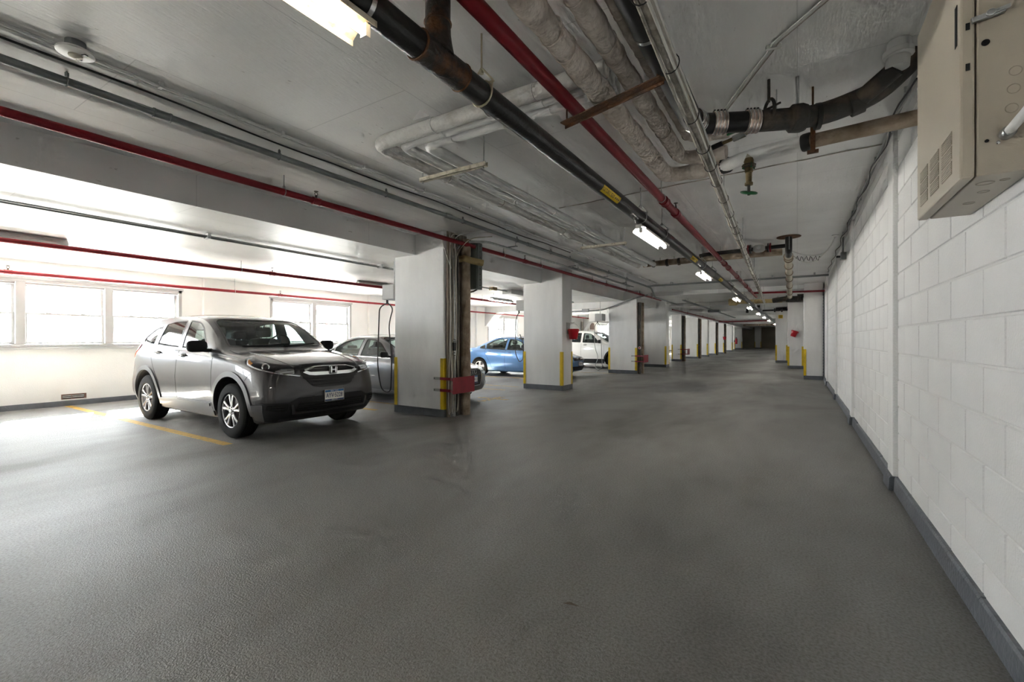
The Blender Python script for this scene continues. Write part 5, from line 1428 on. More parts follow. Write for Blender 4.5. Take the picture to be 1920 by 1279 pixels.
    c.strip("chrome_line", [(-23, 0.90), (-15, 0.935), (-7, 0.94), (7, 0.94), (15, 0.935), (23, 0.90)], "nose", "bright_metal", w=0.014, off=0.022, thick=0.02, parent=gr)
    h_emblem(c, 0.893, 0.13, 0.105, 0.045)
    for sg, side in ((1, "right"), (-1, "left")):
        P = [(24, 0.96), (38, 0.975), (52, 1.015), (68, 1.08), (70, 1.065), (65, 0.99), (57, 0.935), (42, 0.872), (30, 0.832), (25, 0.82), (28, 0.885)]
        P = [(a * sg, b) for a, b in P]
        hl = c.patch("headlight", soft_nose(P, 0.012), "nose", "plastic_dark", off=0.003, thick=0.01, res=0.04)
        c.strip("chrome_edge", [(a * sg, b) for a, b in ((26, 0.83), (42, 0.880), (56, 0.942), (63, 0.985), (67, 1.06))], "nose", "chrome", w=0.014, off=0.010, thick=0.012, parent=hl)
        hc, n = c.ray("nose", 48 * sg, 0.955); nx = Vector((n.x, n.y, 0)).normalized()
        c.part(MB().lathe([(0.046, 0.0), (0.050, 0.006), (0.046, 0.016), (0.036, 0.012), (0.001, 0.005)], hc + nx * 0.004, nx, 22), "projector_lamp", "lamp_reflector", hl, smooth=50)
        c.part(MB().lathe([(0.033, 0.012), (0.028, 0.022), (0.012, 0.028), (0.001, 0.029)], hc + nx * 0.004, nx, 18), "projector_lens", "trim_black", hl, smooth=60)
        c.patch("reflector", soft_nose([(a * sg, b) for a, b in ((30, 0.925), (38, 0.925), (42, 0.90), (37, 0.876), (30, 0.862))], 0.01), "nose", "lamp_reflector", off=0.008, thick=0.008, res=0.03, parent=hl)
        c.patch("turn_signal", soft_nose([(a * sg, b) for a, b in ((59, 1.0), (65, 1.045), (65, 1.01), (61, 0.97))], 0.008), "nose", "lamp_amber", off=0.008, thick=0.008, res=0.05, parent=hl)
        c.patch("headlight_lens", soft_nose(P, 0.012), "nose", "lamp_glass", off=0.030, thick=0.0, res=0.04, parent=hl)
        # lower bumper corner
        c.patch("fog_recess", soft_nose([(a * sg, b) for a, b in ((33.5, 0.485), (45.5, 0.475), (46.5, 0.42), (37, 0.385), (34, 0.40))], 0.012), "nose", "seam", off=0.012, thick=0.012, res=0.05)
        for z in (0.42, 0.445): c.strip("fog_slat", [(36 * sg, z), (45 * sg, z + 0.004)], "nose", "trim_black", w=0.008, off=0.02, thick=0.01)
        c.strip("hood_crease", [(0.14, 0.50 * -sg), (0.5, 0.56 * -sg), (1.0, 0.60 * -sg)], "top", "paint_grey", w=0.03, off=0.007, thick=0.012)
        c.strip("hood_seam", [(0.17, 0.62 * -sg), (0.5, 0.735 * -sg), (0.9, 0.765 * -sg), (1.22, 0.765 * -sg)], "top", "seam", w=0.008, off=0.0015)
    c.strip("hood_seam", [(-26, 0.972), (-12, 0.978), (12, 0.978), (26, 0.972)], "nose", "seam", w=0.01, off=0.002)
    low = [(-57, 0.475), (-50, 0.505), (-33, 0.50), (-27, 0.555), (27, 0.555), (33, 0.50), (50, 0.505), (57, 0.475), (56, 0.27), (40, 0.245), (-40, 0.245), (-56, 0.27)]
    lb = c.patch("lower_bumper", soft_nose(low, 0.015), "nose", "plastic_dark", off=0.008, thick=0.02, res=0.05)
    it = c.patch("air_intake", soft_nose([(-27, 0.485), (27, 0.485), (29, 0.375), (-29, 0.375)], 0.012), "nose", "seam", off=0.013, thick=0.01, res=0.05, parent=lb)
    for z in (0.40, 0.425, 0.45): c.strip("intake_mesh", [(-27, z), (27, z)], "nose", "trim_black", w=0.006, off=0.020, thick=0.01, parent=lb)
    c.patch("skid_trim", soft_nose([(-32, 0.47), (-30.5, 0.47), (-29.5, 0.37), (29.5, 0.37), (30.5, 0.47), (32, 0.47), (31.5, 0.345), (-31.5, 0.345)], 0.006), "nose", "alloy_dark", off=0.024, thick=0.02, res=0.05, parent=lb)
    for sg in (1, -1): c.patch("corner_cladding", soft_nose([(a * sg, b) for a, b in ((48, 0.482), (57, 0.472), (56, 0.275), (49, 0.252))], 0.01), "nose", "clad_grey", off=0.014, thick=0.02, res=0.05, parent=lb)
    license_plate(c, 0.545, "AYV\u00b75228")
    c.part(MB().lathe([(0.001, 0.012), (0.02, 0.012), (0.02, 0)], c.ray("front", -0.30, 0.545)[0], (1, 0, 0), 12), "tow_cover", "plastic_dark")
    # cabin
    for y in (-0.37, 0.37): seat(c, 2.35, y, zb=1.0, ztop=1.33, head=1.51)
    for y in (-0.42, 0.42): seat(c, 3.28, y, w=0.28, zb=1.0, ztop=1.30, head=1.45)
    seat(c, 3.28, 0.0, w=0.13, zb=1.0, ztop=1.28, head=1.36, hw=0.10)
    c.part(MB().prism([(c.X(1.24), 1.05), (c.X(1.85), 1.05), (c.X(1.80), 1.18), (c.X(1.55), 1.215), (c.X(1.32), 1.20)], 'y', -0.68, 0.68), "dashboard", "car_interior", bevel=0.02)
    st = MB().ring((c.X(1.95), 0.37, 1.22), (1, 0, -0.45), 0.18, 0.015, 24, 8); st.tube([(c.X(1.95), 0.20, 1.22), (c.X(1.95), 0.54, 1.22)], 0.018, 6)
    c.part(st, "steering_wheel", "trim_black", smooth=60)
    rm = MB().prism(soft([(-0.115, 1.44), (0.115, 1.44), (0.115, 1.505), (-0.115, 1.505)], 0.02), 'x', c.X(1.80), c.X(1.77)); rm.tube([(c.X(1.775), 0, 1.49), (c.X(1.72), 0, 1.53)], 0.01, 6)
    c.part(rm, "rear_view_mirror", "trim_black")
    return c
suv = build_suv()
suv.root.location = (-5.44 - 4.59 / 2, 4.0, 0)
tag(suv.root, "dark grey crossover car parked nose out with plate AYV 5228", "car")

# ------------------------------------------------------------------ sedans
def sedan_spec(L=4.48, hk=1.0):
    k = L / 4.48
    cv = dict(
        zb=[(0, .25), (.2, .185), (.6, .17), (3.8, .18), (4.3, .24), (4.48, .32)],
        wb=[(0, .66), (.2, .76), (.6, .815), (3.8, .815), (4.3, .75), (4.48, .66)],
        wl=[(0, .76), (.15, .82), (.4, .865), (.9, .88), (1.6, .86), (2.8, .86), (3.56, .88), (4.2, .85), (4.48, .75)],
        zl=[(0, .36), (4.48, .40)],
        wm=[(0, .75), (.12, .81), (.35, .86), (.8, .885), (2.2, .88), (3.6, .885), (4.1, .86), (4.48, .76)],
        zm=[(0, .50), (.8, .58), (4.48, .66)],
        ws=[(0, .70), (.12, .77), (.35, .83), (.9, .865), (2.2, .865), (3.6, .865), (4.1, .83), (4.48, .73)],
        zs=[(0, .58), (.3, .66), (.8, .76), (1.5, .80), (3.0, .85), (4.0, .87), (4.48, .82)],
        wg=[(0, .60), (.12, .70), (.35, .77), (.8, .80), (1.3, .81), (3.0, .81), (3.9, .78), (4.3, .72), (4.48, .66)],
        zg=[(0, .625), (.15, .68), (.35, .73), (.7, .80), (1.2, .87), (1.6, .90), (2.5, .93), (3.4, .96), (3.9, .98), (4.3, .96), (4.48, .90)],
        wr=[(0, .52), (.12, .62), (.35, .69), (.8, .72), (1.15, .735), (1.35, .725), (1.9, .62), (2.4, .585), (3.0, .58), (3.5, .61), (4.0, .66), (4.3, .64), (4.48, .58)],
        zr=[(0, .65), (.12, .70), (.35, .755), (.7, .83), (1.05, .89), (1.25, .94), (1.5, 1.07), (1.8, 1.22), (2.05, 1.305), (2.4, 1.355), (2.8, 1.36), (3.1, 1.32), (3.4, 1.22), (3.7, 1.10), (3.9, 1.03), (4.1, 1.0), (4.35, .975), (4.48, .92)],
        zc=[(0, .67), (.08, .72), (.2, .765), (.5, .835), (.8, .885), (1.05, .92), (1.15, .95), (1.4, 1.10), (1.7, 1.27), (1.95, 1.375), (2.3, 1.425), (2.7, 1.43), (3.0, 1.405), (3.25, 1.34), (3.6, 1.19), (3.9, 1.06), (4.05, 1.03), (4.3, 1.02), (4.42, .99), (4.48, .94)])
    cv = {a: [(p * k, v * (hk if a[0] == "z" else 1)) for p, v in b] for a, b in cv.items()}
    return dict(L=L, W=0.885, nose_plan=0.30, tail_plan=0.20, stations=70, curves=cv,
        nose_prof=[(0.2, 0.10), (0.3, 0.03), (0.42, 0.0), (0.52, 0.0), (0.62, 0.02), (0.7, 0.05), (0.8, 0.09)],
        tail_prof=[(0.2, 0.06), (0.4, 0.0), (0.6, 0.0), (0.75, 0.03), (1.0, 0.06)])
def build_sedan(name, paint, style, plate):
    c = Car(name, sedan_spec(), paint)
    FW, RW = 0.88, 3.575
    fwin = soft([(1.50, 0.935), (1.92, 1.225), (2.12, 1.295), (2.40, 1.32), (2.42, 0.955)], 0.03)
    rwin = soft([(2.51, 0.96), (2.50, 1.325), (2.85, 1.315), (3.10, 1.265), (3.36, 1.14), (3.30, 0.985)], 0.03)
    qwin = soft([(3.38, 0.99), (3.43, 1.115), (3.62, 1.035), (3.60, 1.0)], 0.02)
    wins = [fwin, rwin, qwin]
    cut = side_windows(c, wins)
    ws = soft([(-0.66, 0.975), (0.66, 0.975), (0.63, 1.06), (0.545, 1.33), (0.48, 1.36), (-0.48, 1.36), (-0.545, 1.33), (-0.63, 1.06)], 0.03)
    rg = soft([(-0.56, 1.08), (0.56, 1.08), (0.50, 1.33), (-0.50, 1.33)], 0.05)
    cut.append(MB().prism(inset(ws, 0.012), 'x', c.X(2.7), 4)); cut.append(MB().prism(inset(rg, 0.01), 'x', -4, c.X(2.45)))
    for s in (FW, RW):
        for sd in (-1, 1): cut.append(MB().lathe([(0.352, 0.55 * sd), (0.352, 1.2 * sd)], (c.X(s), 0, 0.325), (0, 1, 0), 36))
    c.cut(cut)
    add_side_glass(c, wins)
    g = c.patch("windshield", ws, "front", "car_glass", off=-0.003, thick=0.0, res=0.09)
    c.strip("windshield_seal", inset(ws, 0.003), "front", "trim_black", w=0.018, off=0.003, thick=0.012, parent=g, closed=True)
    c.patch("rear_window", rg, "rear", "car_glass", off=-0.003, thick=0.0, res=0.1)
    for side in ("right", "left"):
        sg = -1 if side == "right" else 1
        c.strip("door_seam", [(1.30, 0.90), (1.30, 0.6), (1.36, 0.24)], side, "seam", w=0.007, off=0.0015)
        c.strip("door_seam", [(2.46, 0.94), (2.48, 0.6), (2.47, 0.24)], side, "seam", w=0.007, off=0.0015)
        c.strip("door_seam", [(3.34, 0.97), (3.36, 0.84), (3.22, 0.66), (3.10, 0.46), (3.02, 0.26)], side, "seam", w=0.007, off=0.0015)
        c.strip("window_trim", [(1.5, 0.925), (2.45, 0.945), (3.3, 0.975), (3.62, 0.99)], side, "chrome" if style == "rings" else "trim_black", w=0.014, off=0.006)
        c.strip("shoulder_line", [(1.0, 0.79), (2.2, 0.82), (3.4, 0.85), (4.0, 0.86)], side, paint, w=0.02, off=0.006, thick=0.012)
        c.patch("sill", soft([(1.30, 0.21), (3.14, 0.21), (3.14, 0.27), (1.30, 0.27)], 0.015), side, paint, off=0.014, thick=0.02, res=0.08)
        for (s0, s1, z) in ((2.20, 2.38, 0.845), (3.06, 3.24, 0.865)):
            h0, n0 = c.ray(side, s0, z); h1, n1 = c.ray(side, s1, z)
            cup = c.patch("handle_recess", curve_poly([(s0 + 0.02, z - 0.022), (s1 - 0.05, z - 0.024), (s1 - 0.03, z), (s1 - 0.05, z + 0.022), (s0 + 0.02, z + 0.02)], 3), side, "trim_black", off=0.002, thick=0.004, res=0.2)
            c.part(MB().tube([h0 + n0 * 0.004, h0.lerp(h1, 0.15) + n0 * 0.03, h0.lerp(h1, 0.8) + n0 * 0.03, h1 + n1 * 0.006], 0.012, 8), "door_handle", "chrome" if style == "rings" else paint, cup, smooth=60)
        mirror(c, 1.50, sg, 1.0, 0.97, m="trim_black" if style == "rings" else paint, w=0.20, h=0.13, d=0.09)
        c.patch("tail_lamp", soft([(4.02, 0.92), (4.30, 0.93), (4.34, 0.80), (4.14, 0.79), (4.03, 0.86)], 0.02), side, "tail_red", off=0.010, thick=0.018, res=0.05)
        ng = 1 if side == "right" else -1
        P = [(a * ng, b) for a, b in ((26, 0.69), (44, 0.70), (58, 0.735), (61, 0.72), (54, 0.655), (42, 0.60), (30, 0.585), (26, 0.60))]
        hl = c.patch("headlight", soft_nose(P, 0.012), "nose", "lamp_reflector" if style == "rings" else "plastic_dark", off=0.003, thick=0.01, res=0.04)
        hc, n = c.ray("nose", 45 * ng, 0.655); nx = Vector((n.x, n.y, 0)).normalized()
        c.part(MB().lathe([(0.036, 0.0), (0.04, 0.006), (0.036, 0.014), (0.001, 0.006)], hc + nx * 0.003, nx, 18), "projector_lamp", "lamp_reflector", hl, smooth=50)
        c.patch("headlight_lens", soft_nose(P, 0.012), "nose", "lamp_glass", off=0.024, thick=0.0, res=0.04, parent=hl)
        c.patch("fog_recess", soft_nose([(a * ng, b) for a, b in ((34, 0.42), (50, 0.43), (50, 0.33), (33, 0.32))], 0.012), "nose", "seam", off=0.008, thick=0.012, res=0.05)
        if style == "rings": c.strip("fog_trim", [(a * ng, b) for a, b in ((34, 0.42), (50, 0.43), (50, 0.33), (33, 0.32))], "nose", "chrome", w=0.012, off=0.014, closed=True)
        c.strip("hood_seam", [(0.2, 0.52 * sg), (0.6, 0.66 * sg), (1.1, 0.70 * sg)], "top", "seam", w=0.008, off=0.0015)
    for s, sd in ((FW, -1), (FW, 1), (RW, -1), (RW, 1)): add_wheel(c, s, sd, 0.315, 0.205, 0.205, 0.865, "wide")
    if style == "rings":
        gr = c.patch("grille", soft_nose([(-21, 0.71), (21, 0.71), (22.5, 0.62), (16, 0.36), (-16, 0.36), (-22.5, 0.62)], 0.03), "nose", "trim_black", off=0.005, thick=0.012, res=0.05)
        c.strip("grille_frame", [(-21, 0.70), (21, 0.70), (22, 0.62), (15.5, 0.37), (-15.5, 0.37), (-22, 0.62)], "nose", "chrome", w=0.016, off=0.014, closed=True, parent=gr)
        for z in (0.66, 0.61, 0.56, 0.51, 0.46, 0.41): a = 20 - max(0, (0.60 - z)) * 22; c.strip("grille_slat", [(-a, z), (a, z)], "nose", "plastic_dark", w=0.014, off=0.016, thick=0.02, parent=gr)
        hx = c.ray("front", 0, 0.645)[0].x + 0.035
        for q in (-1.5, -0.5, 0.5, 1.5): c.part(MB().ring((hx, q * 0.062, 0.645), (1, 0, 0), 0.040, 0.0065, 20, 6), "emblem_ring", "chrome", gr, smooth=60)
        license_plate(c, 0.50, plate)
    else:
        gr = c.patch("grille", soft_nose([(-23, 0.685), (23, 0.685), (21, 0.595), (-21, 0.595)], 0.015), "nose", "trim_black", off=0.005, thick=0.012, res=0.05)
        c.strip("chrome_bar", [(-22, 0.66), (22, 0.66)], "nose", "chrome", w=0.03, off=0.02, thick=0.02, parent=gr)
        c.patch("air_intake", soft_nose([(-26, 0.40), (26, 0.40), (22, 0.27), (-22, 0.27)], 0.02), "nose", "seam", off=0.006, thick=0.012, res=0.05)
        h_emblem(c, 0.655, 0.09, 0.075, 0.035)
        license_plate(c, 0.49, plate)
    for y in (-0.36, 0.36): seat(c, 2.30, y, zb=0.85, ztop=1.12, head=1.27)
    for y in (-0.38, 0.38): seat(c, 3.15, y, w=0.28, zb=0.85, ztop=1.09, head=1.17)
    c.part(MB().prism([(c.X(1.20), 0.86), (c.X(1.75), 0.86), (c.X(1.70), 0.95), (c.X(1.45), 0.99), (c.X(1.22), 0.965)], 'y', -0.62, 0.62), "dashboard", "car_interior", bevel=0.02)
    c.part(MB().ring((c.X(1.88), 0.36, 1.0), (1, 0, -0.45), 0.18, 0.015, 24, 8), "steering_wheel", "trim_black", smooth=60)
    return c
sil = build_sedan("sedan", "paint_silver", "rings", "GKD\u00b78413")
sil.root.location = (-5.58 - 2.24, 7.35, 0)
tag(sil.root, "silver sedan with four ring emblem parked behind the first column", "car")
blu = build_sedan("sedan", "paint_blue", "plain", "FHN\u00b72071")
blu.root.location = (-6.22 - 2.24, 14.2, 0)
tag(blu.root, "blue sedan parked nose out behind the second column", "car")
def recolour(root, table):
    for o in root.children_recursive:
        if o.type != 'MESH': continue
        for sl in o.material_slots:
            n = sl.material.name if sl.material else ""
            for a, b in table.items():
                if sl.material == MATS[a]:
                    sl.link = 'OBJECT'; sl.material = MATS[b]; break
wht = copy_tree(suv.root); wht.location = (-5.85 - 2.3, 20.1, 0)
recolour(wht, {"paint_grey": "paint_white", "clad_grey": "plastic_dark"})
tag(wht, "white crossover parked past the blue sedan behind the third column", "car")
blk = copy_tree(blu.root); blk.location = (-6.35 - 2.24, 25.2, 0)
recolour(blk, {"paint_blue": "paint_black"})
tag(blk, "black sedan glimpsed in the gap between the fourth and fifth columns", "car")
for r in (wht, blk):
    for o in [x for x in r.children if x.name.startswith("license_plate")]:
        for q in o.children:
            if q.name.startswith("lettering"): bpy.data.objects.remove(q)

# ================================================================== WALL PANEL
pn = empty("control_panel", (0.63, 2.76, 1.93))
PX0, PX1, PY0, PY1, PZ0, PZ1 = 0.53, XR - 0.001, 2.40, 3.13, 1.93, 2.89
MB().box(PX0 + 0.047, PX1, PY0, PY1, PZ0, PZ1).build("cabinet", "beige_enamel", pn, bevel=0.006)
cv = MB().prism([(PY0 - 0.002, PZ0 - 0.002), (PY1 + 0.002, PZ0 - 0.002), (PY1 + 0.002, PZ1), (PY0 - 0.002, PZ1)], 'x', PX0, PX0 + 0.043).build("cover", "beige_enamel", pn, bevel=0.008)
MB().box(PX0 - 0.0015, PX0 + 0.02, PY0 + 0.03, PY0 + 0.06, 2.46, 2.62).build("handle_slot", "dark_hole", cv)
for k in range(3):
    y0 = 2.50 + k * 0.20; z0 = 1.98
    for j in range(3):
        vp = MB().box(PX0 - 0.0015, PX0 + 0.01, y0, y0 + 0.15, z0 + j * 0.06, z0 + j * 0.06 + 0.054).build("vent", "beige_vent", cv)
        for q in range(6): MB().box(PX0 - 0.004, PX0, y0 + 0.002, y0 + 0.148, z0 + j * 0.06 + 0.003 + q * 0.0088, z0 + j * 0.06 + 0.008 + q * 0.0088).build("louver", "beige_enamel", vp)
lt = MB().obox((0.605, PY0 - 0.012, 2.525), (0.045, 0, 0.006), (0, 0.008, 0), (-0.002, 0, 0.010)); lt.lathe([(0.014, 0), (0.014, 0.016)], (0.61, PY0 - 0.012, 2.527), (0, -1, 0), 10); lt.obox((0.64, PY0 - 0.02, 2.532), (0.022, 0, 0.004), (0, 0.006, 0), (0, 0, 0.007))
lt.build("latch", "galvanized", pn, bevel=0.002)
for z in (2.507, 2.352): MB().box(0.546, 0.558, PY0 - 0.005, PY0 + 0.005, z - 0.013, z + 0.013).build("latch_slot", "dark_hole", cv)
for (x, z, r, m) in ((0.601, 2.43, 0.012, "dark_hole"), (0.604, 2.058, 0.006, "dark_hole"), (0.634, 2.045, 0.006, "bright_metal")):
    MB().lathe([(r, 0), (r, 0.004), (r * 0.5, 0.006)], (x, PY0 + 0.001, z), (0, -1, 0), 14).build("screw" if m == "bright_metal" else "lock", m, pn)
for (x, z) in ((0.675, 2.235), (0.670, 2.165), (0.68, 2.30)): MB().ring((x, PY0 - 0.0005, z), (0, 1, 0), 0.017, 0.0015, 20, 4).build("knockout", "beige_vent", pn)
for (x, y, r) in ((0.63, 2.52, 0.026), (0.66, 2.66, 0.018), (0.68, 2.50, 0.014), (0.66, 2.85, 0.02)): MB().ring((x, y, PZ0 - 0.0005), (0, 0, 1), r, 0.0015, 20, 4).build("knockout", "beige_vent", pn)
MB().tube([(0.655, PY0 + 0.005, 2.07), (0.66, PY0 - 0.06, 2.08), (0.69, PY0 - 0.16, 2.13), (0.70, PY0 - 0.4, 2.4), (0.70, PY0 - 0.6, 2.9), (0.70, PY0 - 0.6, ZC)], 0.016, 12, fillet=0.08).build("flex_conduit", "pipe_white", pn, smooth=60)
MB().lathe([(0.02, 0), (0.022, 0.01), (0.022, 0.03), (0.018, 0.035)], (0.655, PY0 + 0.002, 2.07), (0.05, -1, 0.12), 14).build("conduit_fitting", "galvanized", pn, smooth=40)
tag(pn, "beige metal control panel cabinet high on the block wall", "control panel")

# ================================================================== COLUMN SERVICES
def wavy(p0, p1, amp, seed, n=26):
    rnd = random.Random(seed); P = []; a, b = rnd.uniform(0, 6), rnd.uniform(0, 6); f1, f2 = rnd.uniform(3, 6), rnd.uniform(6, 11)
    for k in range(n + 1):
        t = k / n; q = Vector(p0).lerp(Vector(p1), t); e = math.sin(PI * t) ** 0.5 if 0 < t < 1 else 0
        P.append((q.x + amp * 0.5 * e * (math.sin(f1 * t + a)), q.y + amp * e * (math.sin(f1 * t + b) + 0.4 * math.sin(f2 * t + a)), q.z))
    return P
ch = empty("pipe_chase", (-4.98, 6.1, 0))
MB().box(-5.02, -4.995, 5.90, 6.42, 0.0, ZC).build("backing_board", "chase_grime", ch)
MB().box(-4.995, -4.96, 5.865, 5.93, 0.0, 3.0).build("timber", "wood_dark", ch)
MB().tube([(-4.955, 6.02, 0), (-4.955, 6.02, 2.98)], 0.030, 14).build("galvanized_conduit", "galvanized", ch, smooth=60)
MB().tube([(-4.965, 5.955, 0), (-4.965, 5.955, 3.0)], 0.022, 12).build("conduit", "conduit_grey", ch, smooth=60)
MB().tube([(-4.965, 6.10, 0), (-4.965, 6.10, 3.1)], 0.03, 12).build("iron_pipe", "old_iron", ch, smooth=60)
lumpy([(-4.90, 6.27, 0), (-4.90, 6.27, 3.05)], 0.082, 16, 0.08, 0.07, 12).build("lagged_pipe", "brown_lagging", ch, smooth=70)
lumpy([(-5.02, 6.20, 2.70), (-4.86, 6.16, 2.71), (-4.76, 6.26, 2.67), (-4.64, 6.42, 2.64)], 0.055, 14, 0.03, 0.10, 15).build("lagged_branch", "yellow_lagging", ch, smooth=70)
for k in range(9):
    y0 = 5.87 + 0.027 * k; m = ("cable_white", "cable_cream", "cable_cream", "cable_white", "cable_grey", "cable_cream", "cable_white", "cable_cream", "cable_grey")[k]
    MB().tube(wavy((-4.935 + 0.004 * (k % 3), y0, 0.05 + 0.02 * (k % 3)), (-4.93, y0 + 0.02 * math.sin(k), 3.06), 0.045 if k % 2 else 0.02, k), 0.0075, 6).build("cable", m, ch, smooth=60)
for k, P in enumerate(([(-4.93, 5.9, 2.9), (-4.9, 5.86, 3.06), (-4.7, 5.95, 3.1), (-4.4, 6.2, 3.11), (-4.25, 6.6, 3.11)], [(-4.93, 5.98, 2.85), (-4.85, 5.92, 3.04), (-4.6, 6.0, 3.09), (-4.3, 6.1, 3.1), (-3.95, 6.3, 3.12)],
                       [(-4.94, 6.0, 2.6), (-4.86, 6.05, 2.85), (-4.75, 6.2, 3.05), (-4.5, 6.5, 3.1)], [(-5.0, 5.84, 3.08), (-5.03, 5.8, 2.95), (-4.98, 5.83, 2.75), (-4.92, 5.9, 2.5)])):
    MB().tube(round_path(P, 0.15), 0.008, 6).build("cable", ("cable_white", "pipe_white", "cable_cream", "cable_white")[k], ch, smooth=60)
MB().box(-4.94, -4.88, 5.925, 5.985, 1.12, 1.26).build("wire_box", "black_plastic", ch, bevel=0.01)
MB().lathe([(0.001, 0.05), (0.022, 0.04), (0.028, 0.015), (0.02, 0)], (-4.9, 5.955, 1.04), n=12).build("knob", "bright_metal", ch, smooth=60)
MB().lathe([(0.001, 0.05), (0.022, 0.04), (0.028, 0.015), (0.02, 0)], (-4.9, 5.955, 1.27), n=12).build("knob", "bright_metal", ch, smooth=60)
tag(ch, "chase of grimy pipes and loose cables up the first column", "pipe chase")
eb = empty("electrical_box", (-4.98, 6.6, 2.2))
MB().box(-5.12, -4.80, 6.44, 6.62, 2.20, 3.03).build("case", "box_green_grey", eb, bevel=0.006)
MB().box(-4.80, -4.785, 6.46, 6.60, 2.22, 3.01).build("lid", "box_green_grey", eb, bevel=0.003)
for k in range(8): MB().lathe([(0.008, 0), (0.008, 0.01)], (-4.785, 6.53, 2.27 + k * 0.1), (1, 0, 0), 8).build("bolt", "old_iron", eb)
MB().tube([(-5.05, 6.5, 2.2), (-5.0, 6.48, 2.15), (-4.9, 6.5, 2.17), (-4.84, 6.52, 2.2)], 0.014, 8).build("cable_end", "old_iron", eb, smooth=60)
MB().box(-5.12, -5.06, 6.42, 6.44, 2.3, 2.9).build("bracket", "galvanized", eb)
tag(eb, "grey green electrical box behind the pipe chase near the ceiling", "electrical box")
def guard_plate(x, y0, y1, z0, z1, xcol, yf, label, arms=True):
    g = empty("guard_plate", (x, (y0 + y1) / 2, 0.0))
    MB().box(x - 0.006, x, y0, y1, z0, z1).build("plate", "red_plate", g, bevel=0.002)
    for z in (z0 + 0.015, z1 - 0.06):
        MB().prism([(xcol - 0.20, yf - 0.008), (xcol - 0.06, yf - 0.008), (xcol - 0.06, yf), (xcol - 0.20, yf)], 'z', z, z + 0.045).build("bracket_tab", "box_grey", g)
        MB().prism([(xcol - 0.06, yf - 0.009), (x - 0.14, yf - 0.02), (x - 0.006, y0), (x - 0.006, y0 + 0.012), (x - 0.14, yf - 0.010), (xcol - 0.06, yf)], 'z', z, z + 0.045).build("arm", "red_plate", g)
        MB().lathe([(0.009, 0), (0.009, 0.006)], (xcol - 0.18, yf - 0.008, z + 0.022), (0, -1, 0), 8).build("bolt", "old_iron", g)
    tag(g, label, "guard plate")
guard_plate(-4.70, 5.68, 6.26, 0.42, 0.69, -5.02, 5.806, "red steel guard plate around the pipes of the first column")
guard_plate(-4.85, 16.95, 17.55, 0.44, 0.72, -5.15, 17.036, "red steel guard plate at the third column, smaller in view")
guard_plate(-5.50, 28.2, 28.9, 0.40, 0.75, -5.86, 28.286, "farthest red guard plate, at the fifth column")
mk = MB().box(-4.985, -4.97, 6.43, 6.445, 0.0, 1.0).build("marker_stake", "pipe_white"); tag(mk, "thin white stake with a red tip beside the pipe chase", "stake")
MB().box(-4.988, -4.967, 6.428, 6.447, 0.90, 1.01).build("tip", "red_paint", mk)
def small_chase(x, y0, label, n=3, h=2.72, mats_=("chase_grime", "old_iron", "galvanized", "brown_lagging")):
    e = empty("pipe_chase", (x, y0, 0))
    MB().box(x, x + 0.02, y0, y0 + 0.5, 0, h).build("backing_board", mats_[0], e)
    for k in range(n):
        r = (0.05, 0.035, 0.07)[k % 3]
        MB().tube([(x + 0.02 + r, y0 + 0.06 + 0.15 * k, 0), (x + 0.02 + r, y0 + 0.06 + 0.15 * k, h)], r, 12).build("riser", mats_[1 + k % 3], e, smooth=60)
    for k in range(2): MB().tube(wavy((x + 0.1, y0 + 0.1 + 0.12 * k, 0.1), (x + 0.1, y0 + 0.1 + 0.12 * k, h), 0.03, 40 + k + int(y0)), 0.009, 6).build("cable", "cable_cream", e, smooth=60)
    tag(e, label, "pipe chase")
small_chase(-5.15, 17.1, "pipes up the edge of the third column behind a red plate")
small_chase(-5.86, 28.35, "dark pipes up the edge of the fifth column")
small_chase(-5.74, 32.95, "dark pipes up the edge of the sixth column")
small_chase(-5.80, 41.25, "dark pipes up the edge of the eighth column")
small_chase(-5.70, 45.55, "dark pipes up the edge of the ninth column")
dot = MB().lathe([(0.05, 0), (0.05, 0.01)], (-5.06, 17.115, 0.99), (0, -1, 0), 16).build("round_sign", "white_plain"); tag(dot, "small round white sign with red centre on the third column pipes", "sign")
MB().lathe([(0.03, 0.0), (0.03, 0.013)], (-5.06, 17.115, 0.99), (0, -1, 0), 14).build("red_centre", "bucket_red", dot)
# dark bristly strip between block wall and column
cs = empty("corner_strip", (0.72, 17.55, 0))
MB().box(0.70, 0.730, 17.50, 17.61, 0, 2.9).build("strip", "base_grey", cs)
for k in range(30): MB().box(0.692, 0.70, 17.50, 17.56, 0.05 + k * 0.095, 0.09 + k * 0.095).build("clip", "old_iron", cs)
tag(cs, "dark rough strip closing the corner at the end of the block wall", "strip")

# ================================================================== BUCKETS, SIGN, EXTINGUISHER
def bucket(loc, rot, label, s=1.0, hook=None):
    e = empty("bucket", loc); e.rotation_euler = rot
    def P(mb, n, m, sm=40):
        o = mb.build(n, m, None, smooth=sm); o.parent = e
    P(MB().lathe([(0.001, 0.0), (0.100 * s, 0.0), (0.104 * s, 0.004), (0.140 * s, 0.262 * s), (0.134 * s, 0.262 * s), (0.098 * s, 0.01), (0.001, 0.01)], n=28), "pail", "bucket_red")
    P(MB().ring((0, 0, 0.262 * s), (0, 0, 1), 0.142 * s, 0.006, 28, 6), "rim", "bucket_red", 60)
    for q in (-1, 1): P(MB().box(q * 0.142 * s - 0.006, q * 0.142 * s + 0.006, -0.02, 0.02, 0.205 * s, 0.25 * s), "ear", "bucket_red", None)
    pts = [(0.146 * s * math.cos(a), 0.0, 0.24 * s + 0.16 * s * math.sin(a)) for a in np.linspace(0, PI, 15)]
    P(MB().tube(pts, 0.004, 6), "handle", "galvanized", 60)
    tag(e, label, "bucket", "red fire buckets")
    return e
